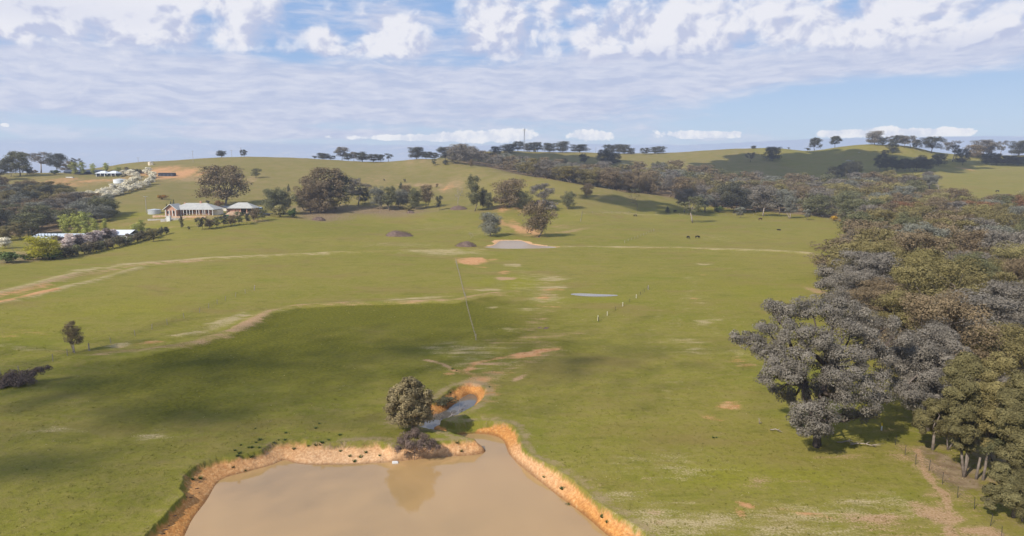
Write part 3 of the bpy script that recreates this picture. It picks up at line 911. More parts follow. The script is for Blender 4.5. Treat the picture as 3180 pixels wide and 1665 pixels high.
FO = {
    'grey':    foliage("grey_gum_leaves", (.228, .200, .162), (.176, .156, .128)),
    'greyblue': foliage("blue_grey_gum_leaves", (.215, .212, .165), (.185, .182, .142)),
    'olive':   foliage("olive_gum_leaves", (.225, .185, .078), (.180, .152, .066)),
    'brown':   foliage("brown_gum_leaves", (.222, .165, .098), (.180, .138, .082)),
    'yellow':  foliage("yellow_green_leaves", (.270, .228, .092), (.225, .195, .085)),
    'green':   foliage("green_gum_leaves", (.165, .160, .080), (.135, .134, .070)),
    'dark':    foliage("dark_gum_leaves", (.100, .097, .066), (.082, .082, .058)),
    'lime':    foliage("lime_spring_leaves", (.40, .40, .10), (.32, .34, .095)),
    'bright': foliage("bright_yellow_green_leaves", (.40, .36, .045), (.30, .29, .05)),
    'deepolive': foliage("deep_olive_leaves", (.178, .152, .068), (.142, .126, .058)),
    'bankt': foliage("soft_olive_grey_leaves", (.31, .25, .135), (.25, .21, .115)),
    'cypress': foliage("cypress_leaves", (.035, .055, .030), (.045, .062, .035)),
    'shrub':   foliage("shrub_leaves", (.07, .105, .034), (.095, .125, .042)),
    'white':   foliage("white_blossom", (.85, .79, .64), (.72, .66, .50), .3),
    'pink':    foliage("pink_blossom", (.70, .58, .53), (.58, .48, .42), .3),
    'wattle':  foliage("wattle_flowers", (.58, .36, .05), (.42, .28, .05), .2),
    'orange':  foliage("orange_leaves", (.36, .19, .04), (.25, .17, .04)),
    'purple':  foliage("bare_purple_twigs", (.20, .155, .135), (.16, .12, .105), .05),
    'bramble': foliage("dry_bramble", (.20, .145, .115), (.155, .11, .09), .05),
    'hedge':   foliage("hedge_leaves", (.12, .11, .062), (.15, .12, .075)),
    'rust':    foliage("rusty_leaves", (.25, .135, .07), (.19, .12, .06)),
}
BARK = principled("gum_bark", (.135, .108, .088), .9, .1, noise=(2.0, (.21, .172, .142), 4))
BARK_DARK = principled("dark_bark", (.075, .058, .048), .9, .1, noise=(2.5, (.13, .10, .085), 4))
BARK_PALE = principled("pale_bark", (.235, .19, .155), .85, .1, noise=(1.5, (.35, .29, .245), 4))
BARK_DEAD = principled("dead_wood", (.34, .29, .26), .85, .1, noise=(3.0, (.22, .18, .16), 4))


# ------------------------------------------------------------------ plant geometry (unit: metres)
def unit(v):
    return v / np.maximum(np.linalg.norm(v, axis=-1, keepdims=True), 1e-9)


def leaves_mesh(name, C, N, size, R, tint, aspect=.62):
    """one small leaf-spray quad per centre C with facing N"""
    n = len(C)
    r = R.normal(size=(n, 3))
    t1 = unit(np.cross(N, r))
    t2 = np.cross(N, t1)
    s = size * (.6 + .8 * R.random((n, 1)))
    a, b = t1 * s * .5, t2 * s * .5 * aspect
    V = np.stack([C - a, C - b * 1.0 + a * .1, C + a, C + b + a * .1], 1).reshape(-1, 3)
    me = np_mesh(name, V, np.arange(4 * n), 4)
    at_ = me.attributes.new('tint', 'FLOAT', 'FACE')
    at_.data.foreach_set('value', np.asarray(tint, np.float32))
    return me


def clump_leaves(clumps, nleaf, size, R, sub=9, flat=.75, subr=.42, droop=0.0, fill=.18, nblend=.55):
    """clumps: list of (centre, radius). leaves on a cauliflower of sub-lumps"""
    tot = sum(c[1] ** 2 for c in clumps)
    Cs, Ns, Ts = [], [], []
    for c, r in clumps:
        c = np.array(c)
        n = max(int(nleaf * r * r / tot), 12)
        D = unit(R.normal(size=(sub, 3)) + np.array([0, 0, .35]))
        sc = c + D * np.array([1, 1, flat]) * r * (.55 + .3 * R.random((sub, 1)))
        st = R.random(sub) * .5 + .25
        k = R.integers(0, sub, n)
        d = unit(R.normal(size=(n, 3)) + np.array([0, 0, .25]))
        rr = subr * r * (.75 + .35 * R.random((n, 1)))
        p = sc[k] + d * np.array([1, 1, .8]) * rr
        if droop:
            p[:, 2] -= droop * R.random(n) ** 2
        nf = int(n * fill)
        p[:nf] = c + (R.random((nf, 1)) ** .5) * unit(R.normal(size=(nf, 3))) * r * .6 * np.array([1, 1, flat])
        out = unit(p - c)
        nn = unit(d * .62 + out * .65 + R.normal(size=(n, 3)) * .48 + np.array([0, 0, .1]))
        Cs.append(p); Ns.append(nn)
        Ts.append(np.clip(st[k] + R.normal(size=n) * .13, 0, 1))
    return np.concatenate(Cs), np.concatenate(Ns), np.concatenate(Ts)


class Tubes:
    def __init__(self, sides=6):
        self.v, self.f, self.s = [], [], sides

    def tube(self, pts, r0, r1, R=None, wob=0.0):
        pts = [np.array(p, float) for p in pts]
        n, s = len(pts), self.s
        base = len(self.v)
        for i, p in enumerate(pts):
            t = pts[min(i + 1, n - 1)] - pts[max(i - 1, 0)]
            t = t / max(np.linalg.norm(t), 1e-6)
            a = np.cross(t, [0.3, 0.9, 0.1]); a /= max(np.linalg.norm(a), 1e-6)
            b = np.cross(t, a)
            r = r0 + (r1 - r0) * i / max(n - 1, 1)
            for k in range(s):
                an = 2 * math.pi * k / s
                self.v.append(tuple(p + (a * math.cos(an) + b * math.sin(an)) * r))
        for i in range(n - 1):
            for k in range(s):
                k2 = (k + 1) % s
                self.f.append((base + i * s + k, base + i * s + k2, base + (i + 1) * s + k2, base + (i + 1) * s + k))
        self.f.append(tuple(base + k for k in range(s))[::-1])
        self.f.append(tuple(base + (n - 1) * s + k for k in range(s)))

    def limb(self, a, b, r0, r1, R, bend=.12, n=5, up=.1):
        a, b = np.array(a, float), np.array(b, float)
        L = np.linalg.norm(b - a)
        o = R.normal(size=3) * bend * L
        o[2] = abs(o[2]) * .5 + up * L * .5
        pts = [a + (b - a) * t + o * math.sin(math.pi * t) * .8 for t in np.linspace(0, 1, n)]
        self.tube(pts, r0, r1)

    def mesh(self, name):
        me = bpy.data.meshes.new(name)
        me.from_pydata(self.v, [], self.f)
        me.polygons.foreach_set('use_smooth', [True] * len(me.polygons))
        me.update()
        return me


def gum_proto(seed, H=12, W=10, cb=.3, ncl=14, nleaf=5200, leaf=.42, cr=.26, top=.55, trunks=1, tr=.26, flat=.75, sub=9, shape='round', fill=.18, droop=0.0, subr=.42):
    """crown clumps spread inside an outline of the given shape; limbs run to the clumps"""
    R = np.random.default_rng(seed)
    cl = []
    z0 = H * cb
    tries = 0
    while len(cl) < ncl and tries < 4000:
        tries += 1
        t = R.random()
        z = z0 + (H - z0) * (.06 + .86 * t)
        h = (z - z0) / (H - z0)
        if shape == 'round':
            rad = math.sqrt(max(1 - (2 * h - .9) ** 2 / 1.45, 0.05))
        elif shape == 'spread':
            rad = .35 + .65 * math.sin(math.pi * min(h * .75 + .12, 1))
        elif shape == 'cone':
            rad = 1.0 - .8 * h
        elif shape == 'umbrella':
            z = z0 + (H - z0) * (.62 + .25 * R.random()); rad = 1.0
        elif shape == 'column':
            rad = .9 * math.sin(math.pi * (.12 + .8 * h)) ** .5
        rr = (R.random() ** .55) * rad * W * .5 * (1 - cr * .6)
        an = R.random() * 2 * math.pi
        r = cr * W * (.65 + .6 * R.random()) * .5 * 1.35
        p = np.array([rr * math.cos(an), rr * math.sin(an), z])
        if p[2] + r * flat > H: p[2] = H - r * flat
        if all(np.linalg.norm((p - q) * np.array([1, 1, 1.2])) > .72 * (r + s) * .8 for q, s in cl) or tries > 2500:
            cl.append((p, r))
    # spread the clumps until the crown fills its width and height
    mx_ = max(math.hypot(p[0], p[1]) for p, r in cl)
    mr = float(np.mean([r for p, r in cl]))
    k_ = max((W * .5 - mr) / max(mx_, .1), .2)
    cz = [p[2] for p, r in cl]
    lo_, hi_ = min(cz), max(cz)
    if shape == 'umbrella': z0 = H * (cb + (1 - cb) * .5)
    tl_, th_ = z0 + mr * flat, H - mr * flat
    cl = [(np.array([p[0] * k_, p[1] * k_, tl_ + (p[2] - lo_) / max(hi_ - lo_, .1) * (th_ - tl_)]), r) for p, r in cl]
    T = Tubes(6)
    lean = R.normal(size=2) * .04 * H
    for k in range(trunks):
        off = np.array([R.normal() * .3 * (trunks > 1), R.normal() * .3 * (trunks > 1), -.3])
        spl = np.array([lean[0] + (k - (trunks - 1) / 2) * W * .16, lean[1] + R.normal() * .3, H * (cb + .08)])
        T.tube([off, off * .4 + spl * .35, spl], tr, tr * .62)
        mine = [c for i, c in enumerate(cl) if i % trunks == k]
        for c, r in mine:
            st = spl + (np.array([0, 0, 1]) * max(0, (c[2] - spl[2])) * .3)
            T.limb(spl, c - np.array([0, 0, r * .2]), tr * .42, tr * .10, R, n=4)
    C, N, Ti = clump_leaves(cl, nleaf, leaf, R, sub=sub, flat=flat, fill=fill, droop=droop, subr=subr)
    return {'H': H, 'W': W, 'crown': leaves_mesh("crown", C, N, leaf, R, Ti), 'trunk': T.mesh("trunk"), 'n': 0}


def solid_bush(seed, W=4, H=3, nleaf=1500, leaf=.3, pointy=False):
    R = np.random.default_rng(seed)
    cl = []
    for i in range(7 if not pointy else 9):
        an = R.random() * 6.28
        h = R.random()
        if pointy:
            h = (i + .5) / 9
            rr = W * .12 * (1 - h)
            cl.append((np.array([rr * math.cos(an), rr * math.sin(an), H * (.08 + .84 * h)]), W * .5 * (1.0 - .72 * h) * .9))
        else:
            rr = W * .28 * R.random() ** .5
            r = W * (.20 + .09 * R.random())
            cl.append((np.array([rr * math.cos(an), rr * math.sin(an), min(H - r * .8, H * (.25 + .5 * h))]), r))
    C, N, Ti = clump_leaves(cl, nleaf, leaf, R, sub=7, flat=.95 if pointy else .85, fill=.1)
    C[:, 2] = np.maximum(C[:, 2], .02)
    T = Tubes(5)
    T.tube([(0, 0, -.2), (.05, 0, H * .5)], W * .03, W * .012)
    return {'H': H, 'W': W, 'crown': leaves_mesh("crown", C, N, leaf, R, Ti), 'trunk': T.mesh("trunk"), 'n': 0}


def bare_proto(seed, H=10, W=8, depth=4, r0=.28, spread=.55):
    R = np.random.default_rng(seed)
    T = Tubes(5)

    def grow(p, d, L, r, k):
        e = p + d * L
        mid = (p + e) / 2 + R.normal(size=3) * L * .06
        T.tube([p, mid, e], r, r * .62)
        if k == 0: return
        for i in range(3 if k > 1 else 3):
            nd = unit((d + R.normal(size=3) * spread + np.array([0, 0, .12]))[None])[0]
            grow(e, nd, L * (.6 + .22 * R.random()), r * .58, k - 1)
    grow(np.array([0, 0, -.3]), np.array([.05, 0, 1.0]), H * .33, r0, depth)
    v = np.array(T.v)
    v[:, :2] *= W / 2 / max(np.abs(v[:, :2]).max(), .1)
    v[:, 2] = np.where(v[:, 2] > 0, v[:, 2] * H / v[:, 2].max(), v[:, 2])
    T.v = [tuple(q) for q in v]
    return {'H': H, 'W': W, 'crown': None, 'trunk': T.mesh("trunk"), 'n': 0}


P = {
    'round1': gum_proto(1, 12, 10.5, .08, 20, 9000, .34, .34, shape='round', flat=.85),
    'round2': gum_proto(2, 12, 11.5, .10, 22, 9000, .34, .31, shape='round', flat=.85, fill=.22),
    'round3': gum_proto(14, 10.5, 11.5, .06, 20, 9000, .34, .33, shape='round', flat=.8),
    'gum1': gum_proto(3, 13, 12, .20, 17, 8500, .34, .30, shape='round', flat=.8),
    'gum2': gum_proto(4, 14, 12, .28, 14, 7500, .34, .29, shape='spread', trunks=2, flat=.8),
    'gum3': gum_proto(5, 12, 13, .16, 20, 9000, .34, .27, shape='round', flat=.75, sub=8),
    'gum4': gum_proto(15, 13.5, 11.5, .18, 17, 8500, .34, .29, shape='round', trunks=2, flat=.85),
    'open1': gum_proto(6, 14, 12, .34, 12, 4600, .34, .26, shape='spread', tr=.3, subr=.36, fill=.1),
    'open2': gum_proto(7, 13, 12.5, .30, 13, 4600, .34, .24, shape='spread', tr=.28, subr=.36, fill=.1),
    'tall1': gum_proto(8, 16, 8, .12, 17, 7500, .34, .42, shape='column', flat=.9),
    'tall2': gum_proto(9, 15, 8.5, .18, 16, 7500, .34, .38, shape='column', trunks=2, flat=.9),
    'umbrella': gum_proto(10, 12, 12, .30, 16, 6500, .32, .26, shape='umbrella', trunks=3, tr=.14, flat=.5),
    'near1': gum_proto(41, 13, 12, .20, 22, 30000, .185, .27, shape='round', flat=.8, trunks=2, tr=.2, sub=12, subr=.38),
    'near2': gum_proto(42, 14, 11, .16, 24, 30000, .185, .26, shape='round', flat=.85, sub=12, subr=.38),
    'near3': gum_proto(43, 15, 10, .24, 20, 26000, .185, .28, shape='spread', flat=.85, trunks=2, tr=.18, sub=12, subr=.38),
    'poplar': gum_proto(12, 10, 4.6, .04, 14, 3600, .30, .55, shape='column', tr=.12, fill=.05),
    'small': gum_proto(13, 6, 5, .16, 9, 1500, .34, .36, shape='round', tr=.12),
    'cypress': solid_bush(21, 1.6, 8, 1100, .28, True),
    'conifer': solid_bush(22, 4, 7, 1500, .34, True),
    'bush1': solid_bush(23, 4, 3, 1300, .30),
    'bush2': solid_bush(24, 4.4, 2.8, 1300, .30),
    'blossom1': solid_bush(25, 4.4, 4.2, 2400, .36),
    'blossom2': gum_proto(26, 5, 4.6, .10, 11, 2400, .36, .42, shape='round', tr=.1, fill=.08),
    'bare': bare_proto(31, 10, 8, 4, .3),
    'twiggy': bare_proto(32, 10, 9, 5, .16, .6),
    'bareshrub': bare_proto(33, 4, 5, 5, .07, .7),
}
for _k, _p in P.items():
    if _p['crown'] is None: continue
    _n = len(_p['crown'].vertices)
    _c = np.zeros(_n * 3, np.float32)
    _p['crown'].vertices.foreach_get('co', _c)
    _c = _c.reshape(-1, 3)
    _lo, _hi = np.percentile(_c, 1.5, axis=0), np.percentile(_c, 98.5, axis=0)
    _p['W'] = float((_hi[0] - _lo[0] + _hi[1] - _lo[1]) / 2)
    _p['H'] = float(_hi[2])


def tree(kind, loc, h, wd, fo, label, group=None, bark=None, name='tree', cat='tree', parts=True, rz=None):
    p = P[kind]
    sx, sz = wd / p['W'], h / p['H']
    o = empty(name, (loc[0], loc[1], loc[2]), random.random() * 6.28 if rz is None else rz)
    o.scale = (sx, sx, sz)
    if p['crown'] is not None:
        mesh_obj("crown", p['crown'], FO[fo], o)
    mesh_obj("trunk", p['trunk'], bark or BARK, o)
    return tag(o, label, cat, group)


def ptree(kind, px, py, hpx, wpx, fo, label, group=None, **kw):
    loc = place(px, py)
    k = mpp(loc)
    return tree(kind, loc, hpx * k, wpx * k, fo, label, group, **kw)


# ---- every tree one can pick out: (prototype, px, py base, height px, width px, leaves, label)
SINGLE = [
    # left skyline
    ('gum1', 4, 560, 48, 46, 'dark', "dark gum cut by the left edge on the far left skyline"),
    ('gum3', 34, 549, 50, 44, 'green', "lower gum between two taller gums on the far left skyline"),
    ('gum1', 63, 547, 66, 62, 'green', "broad dark gum with forked trunk on the far left skyline"),
    ('bush1', 84, 543, 22, 24, 'dark', "round dark shrub under the broad skyline gum at far left"),
    ('bush2', 104, 540, 12, 22, 'brown', "low brown bush between two gums on the left skyline"),
    ('open1', 128, 536, 56, 60, 'grey', "open grey gum with a pale bare trunk on the left skyline"),
    ('gum1', 176, 531, 52, 50, 'dark', "dense gum with flat top above the hilltop garden"),
    ('round2', 210, 532, 30, 40, 'brown', "low round brownish gum behind the hilltop house"),
    ('open2', 238, 529, 34, 30, 'dark', "small open gum just behind the hilltop house roof"),
    # hilltop garden
    ('bush1', 171, 542, 13, 25, 'shrub', "rounded dark green shrub left of the hilltop house"),
    ('poplar', 230, 543, 34, 22, 'lime', "largest lime green tree in front of the hilltop house"),
    ('poplar', 256, 543, 34, 18, 'lime', "second lime green tree from the left by the hilltop house"),
    ('poplar', 290, 543, 30, 15, 'lime', "slim lime green tree left of the white gabled roofs"),
    ('poplar', 329, 534, 24, 18, 'lime', "lime green tree behind the white gabled roofs"),
    ('poplar', 369, 541, 20, 22, 'lime', "low lime green tree right of the white gabled roofs"),
    ('bush1', 393, 539, 17, 15, 'hedge', "small dark tree at the top of the blossom drive"),
    ('small', 119, 588, 19, 14, 'cypress', "small dark green tree alone on the far left slope"),
    ('small', 202, 599, 17, 15, 'purple', "small grey round tree alone on the slope below the hilltop house"),
    ('open2', 324, 672, 58, 60, 'green', "leaning gum with pale trunk at the right end of the left wood"),
    # gully of sheds
    ('poplar', 206, 731, 56, 32, 'lime', "leftmost of the lime poplars behind the long shed"),
    ('poplar', 235, 731, 58, 29, 'lime', "pointed lime poplar second from left behind the long shed"),
    ('poplar', 265, 732, 64, 37, 'lime', "tallest lime poplar behind the sheds"),
    ('poplar', 294, 735, 48, 24, 'lime', "thin lime poplar just left of the white shed roof"),
    ('poplar', 327, 722, 38, 16, 'lime', "thin greyish poplar behind the white shed roof"),
    ('poplar', 104, 728, 40, 36, 'olive', "olive poplar at the edge of the left wood behind the long shed"),
    ('poplar', 60, 742, 44, 40, 'olive', "olive tree at the foot of the left wood near the picture edge"),
    ('poplar', 20, 748, 40, 40, 'olive', "low olive tree at the very left below the wood"),
    ('poplar', 418, 728, 28, 26, 'lime', "loose pale green tree right of the white shed"),
    ('poplar', 440, 724, 36, 24, 'lime', "taller pale green tree right of the white shed"),
    ('round3', 133, 806, 62, 88, 'bright', "big bright yellow green bush in front of the long shed"),
    ('small', 475, 751, 36, 34, 'olive', "thin sparse tree standing alone in the field edge below the homestead"),
    ('bush1', 22, 818, 30, 60, 'shrub', "dark green bush at the left edge of the picture by the field"),
    ('bush2', 98, 808, 19, 30, 'shrub', "small dark green bush between the left edge and the yellow bush"),
    ('bush1', 152, 806, 18, 52, 'shrub', "dark green bush under the right side of the yellow bush"),
    ('bush2', 190, 796, 24, 32, 'shrub', "dark green bush right of the yellow bush"),
    ('bush1', 70, 805, 14, 18, 'olive', "small olive bush between dark bushes at far left"),
    ('bareshrub', 45, 790, 28, 44, 'purple', "bare purple shrub in the garden at far left"),
    ('bareshrub', 88, 775, 30, 30, 'purple', "bare grey shrub left of the yellow bush"),
    ('blossom2', 14, 772, 30, 32, 'white', "white blossom tree in the garden at far left"),
    ('blossom2', 180, 772, 34, 36, 'purple', "brownish bare tree behind the yellow bush"),
    ('bush1', 505, 620, 14, 25, 'orange', "orange bush alone on the slope above the homestead"),
    ('conifer', 518, 648, 14, 6, 'cypress', "leftmost tiny cypress behind the homestead roof"),
    ('conifer', 531, 647, 18, 7, 'cypress', "middle tiny cypress behind the homestead roof"),
    ('conifer', 540, 646, 22, 7, 'cypress', "tallest tiny cypress behind the homestead roof"),
    ('small', 647, 648, 22, 10, 'dark', "small dark tree behind the homestead ridge"),
    # homestead
    ('round2', 700, 637, 106, 120, 'brown', "huge round dark gum on thick trunk behind the homestead"),
    ('round3', 850, 664, 66, 60, 'green', "leafy green tree at the left of the clump right of the open shed"),
    ('round1', 880, 666, 70, 56, 'green', "dark leafy green tree at the right of the clump near the open shed"),
    ('bush1', 872, 674, 32, 38, 'yellow', "yellow green bush under the leafy clump by the open shed"),
    ('bush2', 907, 677, 26, 26, 'shrub', "small round green bush right of the leafy clump"),
    ('small', 795, 553, 26, 27, 'green', "lone small tree with shadow on the hill above the open shed"),
    ('round1', 687, 485, 18, 28, 'dark', "flat topped dark tree on the crest of the left hill"),
    ('round2', 757, 486, 19, 17, 'dark', "small round dark tree on the crest beside the power pole"),
    ('conifer', 896, 596, 20, 10, 'dark', "small dark upright tree on the hill left of the big gum clump"),
    ('poplar', 565, 710, 34, 11, 'dark', "slender dark tree below the homestead at the left of the row"),
    ('small', 587, 716, 12, 8, 'dark', "tiny sapling between the slender tree and the row below the homestead"),
    ('small', 680, 662, 34, 24, 'rust', "reddish bare tree beside the homestead"),
    ('small', 610, 694, 16, 12, 'dark', "small dark shrub on the lawn below the homestead"),
    # middle clump
    ('round2', 945, 655, 52, 50, 'green', "leftmost gum of the big clump in the hill foot"),
    ('gum3', 965, 662, 92, 80, 'brown', "sloping gum on the left shoulder of the big clump"),
    ('round2', 1010, 655, 116, 100, 'brown', "tallest gum of the big clump at the hill foot"),
    ('round1', 1045, 652, 100, 74, 'dark', "dark gum on the right side of the big clump"),
    ('round3', 990, 663, 66, 70, 'brown', "low front gum of the big clump"),
    ('small', 1035, 663, 44, 40, 'olive', "bright small gum at the front right foot of the big clump"),
    ('open1', 1112, 638, 74, 62, 'grey', "old gum with thick pale trunk right of the big clump"),
    ('round2', 1132, 634, 44, 36, 'dark', "dark round gum behind the pale trunked gum"),
    ('round1', 1178, 650, 60, 46, 'greyblue', "grey green gum left of two joined gums in the middle row"),
    ('tall1', 1210, 654, 64, 36, 'green', "dark upright gum joined to a grey green one in the middle row"),
    ('round1', 1243, 647, 50, 46, 'greyblue', "soft grey gum behind the yellow bush"),
    ('round2', 1262, 642, 58, 34, 'brown', "brown gum behind the grey gum and yellow bush"),
    ('round1', 1290, 651, 56, 38, 'green', "dense green gum just right of the yellow bush"),
    ('tall2', 1326, 646, 62, 36, 'brown', "upright open gum right of the dense green gum"),
    ('small', 1363, 654, 40, 20, 'dark', "small upright gum left of the dead tree"),
    ('bush1', 1267, 655, 16, 20, 'yellow', "small bright yellow bush among the middle row of gums"),
    ('conifer', 1245, 588, 18, 14, 'cypress', "small dark conifer on the hillside above the middle row"),
    ('small', 1193, 563, 7, 6, 'dark', "tiny bush high on the hillside above the middle row"),
    ('small', 1257, 567, 10, 8, 'dark', "small bush at the top of the pale streak on the hillside"),
    ('small', 1357, 585, 14, 9, 'brown', "small brown upright bush on the hillside near red soil"),
    ('small', 1085, 605, 22, 60, 'green', "low spreading gum behind the pale trunked gum"),
    ('tall1', 1474, 656, 96, 40, 'green', "tall two tiered gum left of the gully"),
    ('round1', 1500, 652, 58, 24, 'dark', "dark narrow gum beside the tall two tiered gum"),
    ('round2', 1516, 653, 48, 26, 'green', "small open gum right of the dark narrow gum"),
    ('round3', 1582, 644, 76, 86, 'brown', "large spreading brown gum in the eroded gully"),
    ('round1', 1626, 650, 48, 42, 'green', "round green gum in front of the spreading brown gum"),
    ('gum3', 1684, 630, 52, 58, 'grey', "umbrella shaped grey gum right of the gully"),
    ('round1', 1765, 651, 48, 38, 'green', "round green gum standing right of the grey bushes"),
    ('bush1', 1668, 650, 24, 36, 'purple', "grey brown bush left of a longer grey bush in the gully head"),
    ('bush2', 1703, 650, 26, 46, 'grey', "long low grey bush between umbrella gum and round gum"),
    ('bush1', 1535, 632, 16, 14, 'brown', "small brown bush at the gully edge"),
    ('round1', 1824, 613, 36, 31, 'brown', "lone round brown tree on the slope below the woodland edge"),
    ('round3', 1523, 734, 64, 58, 'greyblue', "round grey green tree left of the small dam"),
    ('round1', 1671, 737, 96, 78, 'brown', "large dense round tree right of the small dam"),
    ('twiggy', 1978, 656, 58, 52, None, "bare twiggy tree on the dark green slope"),
    ('twiggy', 1958, 664, 14, 12, None, "tiny bare sapling left of the bare twiggy tree"),
    ('conifer', 2073, 661, 17, 14, 'dark', "small dark bush on the fence line left of the woodland"),
    ('bush1', 2097, 660, 8, 9, 'dark', "tiny bush on the fence line left of the woodland"),
    ('bush1', 2233, 661, 18, 20, 'shrub', "small bright green bush under the gums on the fence line"),
    ('gum1', 2125, 660, 64, 56, 'grey', "leftmost big gum of the fence line woodland"),
    ('open1', 2151, 692, 72, 62, 'green', "pale stemmed gum standing out in the field before the woodland"),
    ('gum2', 2190, 660, 48, 44, 'greyblue', "light grey gum behind the pale stemmed field gum"),
    ('tall2', 2222, 657, 52, 36, 'grey', "upright grey gum above the small bright green bush"),
    ('gum3', 2279, 662, 84, 86, 'dark', "largest dark gum with leaning trunk on the fence line"),
    ('round1', 2312, 660, 48, 40, 'greyblue', "grey gum right of the leaning dark gum"),
    ('small', 2299, 677, 30, 28, 'greyblue', "small blue grey tree in the field before the leaning dark gum"),
    ('gum1', 2369, 672, 84, 72, 'grey', "gum with very thick pale trunk in the field corner"),
    ('gum3', 2345, 660, 70, 60, 'grey', "wide grey gum behind the thick pale trunk"),
    ('tall2', 2453, 679, 62, 36, 'greyblue', "blue grey gum alone in the field right of the thick pale trunk"),
    ('small', 2507, 683, 30, 20, 'greyblue', "small blue grey tree at the woodland edge by its shadow"),
    # far ridge, centre
    ('small', 977, 491, 9, 15, 'dark', "leftmost tiny bush of the saddle skyline row"),
    ('gum3', 1003, 492, 17, 36, 'dark', "flat crowned tree near the left of the saddle skyline row"),
    ('round2', 1027, 494, 13, 25, 'dark', "low round tree below the tallest saddle tree"),
    ('gum1', 1062, 497, 36, 38, 'grey', "tallest tree of the saddle skyline row"),
    ('round2', 1081, 498, 20, 22, 'dark', "shorter tree touching the tallest saddle tree"),
    ('gum1', 1099, 500, 25, 24, 'grey', "airy upright tree in the middle of the saddle row"),
    ('round1', 1125, 503, 27, 40, 'dark', "dense dome shaped tree of the saddle row"),
    ('round2', 1160, 504, 22, 36, 'dark', "wide dark tree right of the dome shaped tree"),
    ('gum3', 1183, 503, 20, 20, 'dark', "second last tree at the right of the saddle row"),
    ('open2', 1207, 502, 22, 26, 'dark', "isolated last tree at the right of the saddle row"),
    ('gum3', 1294, 493, 32, 44, 'dark', "dark tree at the left start of the central skyline wood"),
    ('round2', 1325, 494, 20, 34, 'dark', "low tree second in the central skyline wood"),
    ('round2', 1348, 495, 18, 30, 'dark', "low dark tree third in the central skyline wood"),
    ('gum1', 1384, 503, 40, 42, 'dark', "open topped tree with a small bush before it on the central skyline"),
    ('small', 1347, 514, 18, 15, 'green', "small tree on the brown crest below the central skyline"),
    ('bush1', 1385, 512, 14, 17, 'dark', "dark bush with shadow on the brown crest"),
    ('gum3', 1422, 508, 52, 62, 'grey', "large bare looking grey gum on the central skyline"),
    ('gum4', 1463, 505, 44, 38, 'grey', "grey gum right of the large bare looking one"),
    ('round1', 1463, 520, 22, 14, 'brown', "small round tree at the crest edge before the wood"),
    ('round2', 1493, 492, 18, 20, 'dark', "small dark round tree on the skyline left of the mast"),
    ('gum3', 1540, 478, 20, 30, 'dark', "dark tree leftmost on the rise to the mast"),
    ('gum1', 1580, 474, 23, 44, 'dark', "wide dark tree halfway up the rise to the mast"),
    ('round2', 1609, 469, 26, 34, 'dark', "tall dark tree just left of the mast"),
    ('gum3', 1645, 471, 24, 34, 'dark', "dark tree just right of the mast"),
    ('round2', 1668, 471, 26, 30, 'dark', "dark tree second to the right of the mast"),
    ('gum1', 1706, 473, 25, 38, 'dark', "mushroom shaped tree right of the mast group"),
    ('gum3', 1747, 474, 30, 38, 'dark', "tallest of the tree pair right of the mast"),
    ('gum1', 1800, 472, 21, 50, 'dark', "flat wide tree alone on the middle of the skyline"),
    ('gum3', 1893, 476, 24, 34, 'dark', "left tree of a dark trio on the skyline"),
    ('round2', 1920, 477, 25, 30, 'dark', "middle tree of a dark trio on the skyline"),
    ('gum1', 1938, 478, 25, 30, 'dark', "right tree of a dark trio on the skyline"),
    ('gum3', 1960, 479, 17, 20, 'dark', "small tree after the dark trio on the skyline"),
    ('round2', 2005, 479, 17, 27, 'dark', "low round tree alone on the skyline right of the trio"),
    ('gum3', 2043, 477, 19, 40, 'dark', "flat crowned tree where the right hill begins to climb"),
    ('round1', 1813, 508, 26, 24, 'dark', "dark tree alone inside the shaded hillside"),
    ('round2', 1872, 511, 40, 34, 'dark', "dark shaded tree left in a pair on the hillside"),
    ('gum3', 1900, 512, 34, 50, 'dark', "wider dark shaded tree right in a pair on the hillside"),
    ('round2', 1750, 522, 26, 26, 'dark', "dark tree at the foot of the shaded hillside"),
    ('gum3', 2340, 462, 9, 15, 'dark', "tiny flat tree on the right hill skyline"),
    ('small', 2449, 464, 6, 8, 'dark', "tiny bush where the right hill skyline dips"),
    ('open2', 2330, 504, 26, 28, 'grey', "thin open tree with shadow on the sunny hillside"),
    ('round3', 2398, 500, 38, 42, 'dark', "round dark tree with shadow on the sunny hillside"),
    ('gum3', 2530, 464, 34, 38, 'dark', "bushy tree on the skyline left of the right hill top"),
    ('small', 2509, 467, 9, 18, 'dark', "low grey bush on the skyline beside the bushy tree"),
    ('gum1', 2593, 456, 31, 32, 'dark', "single rounded tree on the slope of the right hill top"),
    ('gum3', 2716, 449, 36, 44, 'grey', "tall tree at the very top of the right hill"),
    ('round2', 2741, 452, 20, 24, 'dark', "dark small tree beside the hilltop tall tree"),
    ('open2', 2763, 450, 24, 30, 'grey', "airy grey tree third on the right hill top"),
    ('gum1', 2790, 455, 30, 32, 'dark', "dark tree in the hilltop row just over the brow"),
    ('round2', 2771, 477, 36, 30, 'dark', "dark tree below the hilltop row"),
    ('gum1', 2808, 459, 32, 28, 'grey', "grey tree right of the dark one in the hilltop row"),
    ('open1', 2828, 461, 34, 28, 'grey', "slim open tree in the right of the hilltop row"),
    ('gum3', 2846, 465, 26, 28, 'dark', "last short tree of the hilltop row"),
    ('gum1', 2891, 476, 44, 50, 'dark', "large wide tree standing alone right of the hilltop row"),
    ('open1', 2958, 502, 56, 46, 'grey', "tall gum with a long pale trunk at the right skyline"),
    ('round2', 2988, 513, 44, 32, 'dark', "dark shaded tree right of the long pale trunk"),
    ('round3', 2914, 515, 32, 36, 'dark', "round shaded tree left of the long pale trunk"),
    ('round2', 2747, 487, 18, 18, 'dark', "small round dark tree on the flank of the right hill"),
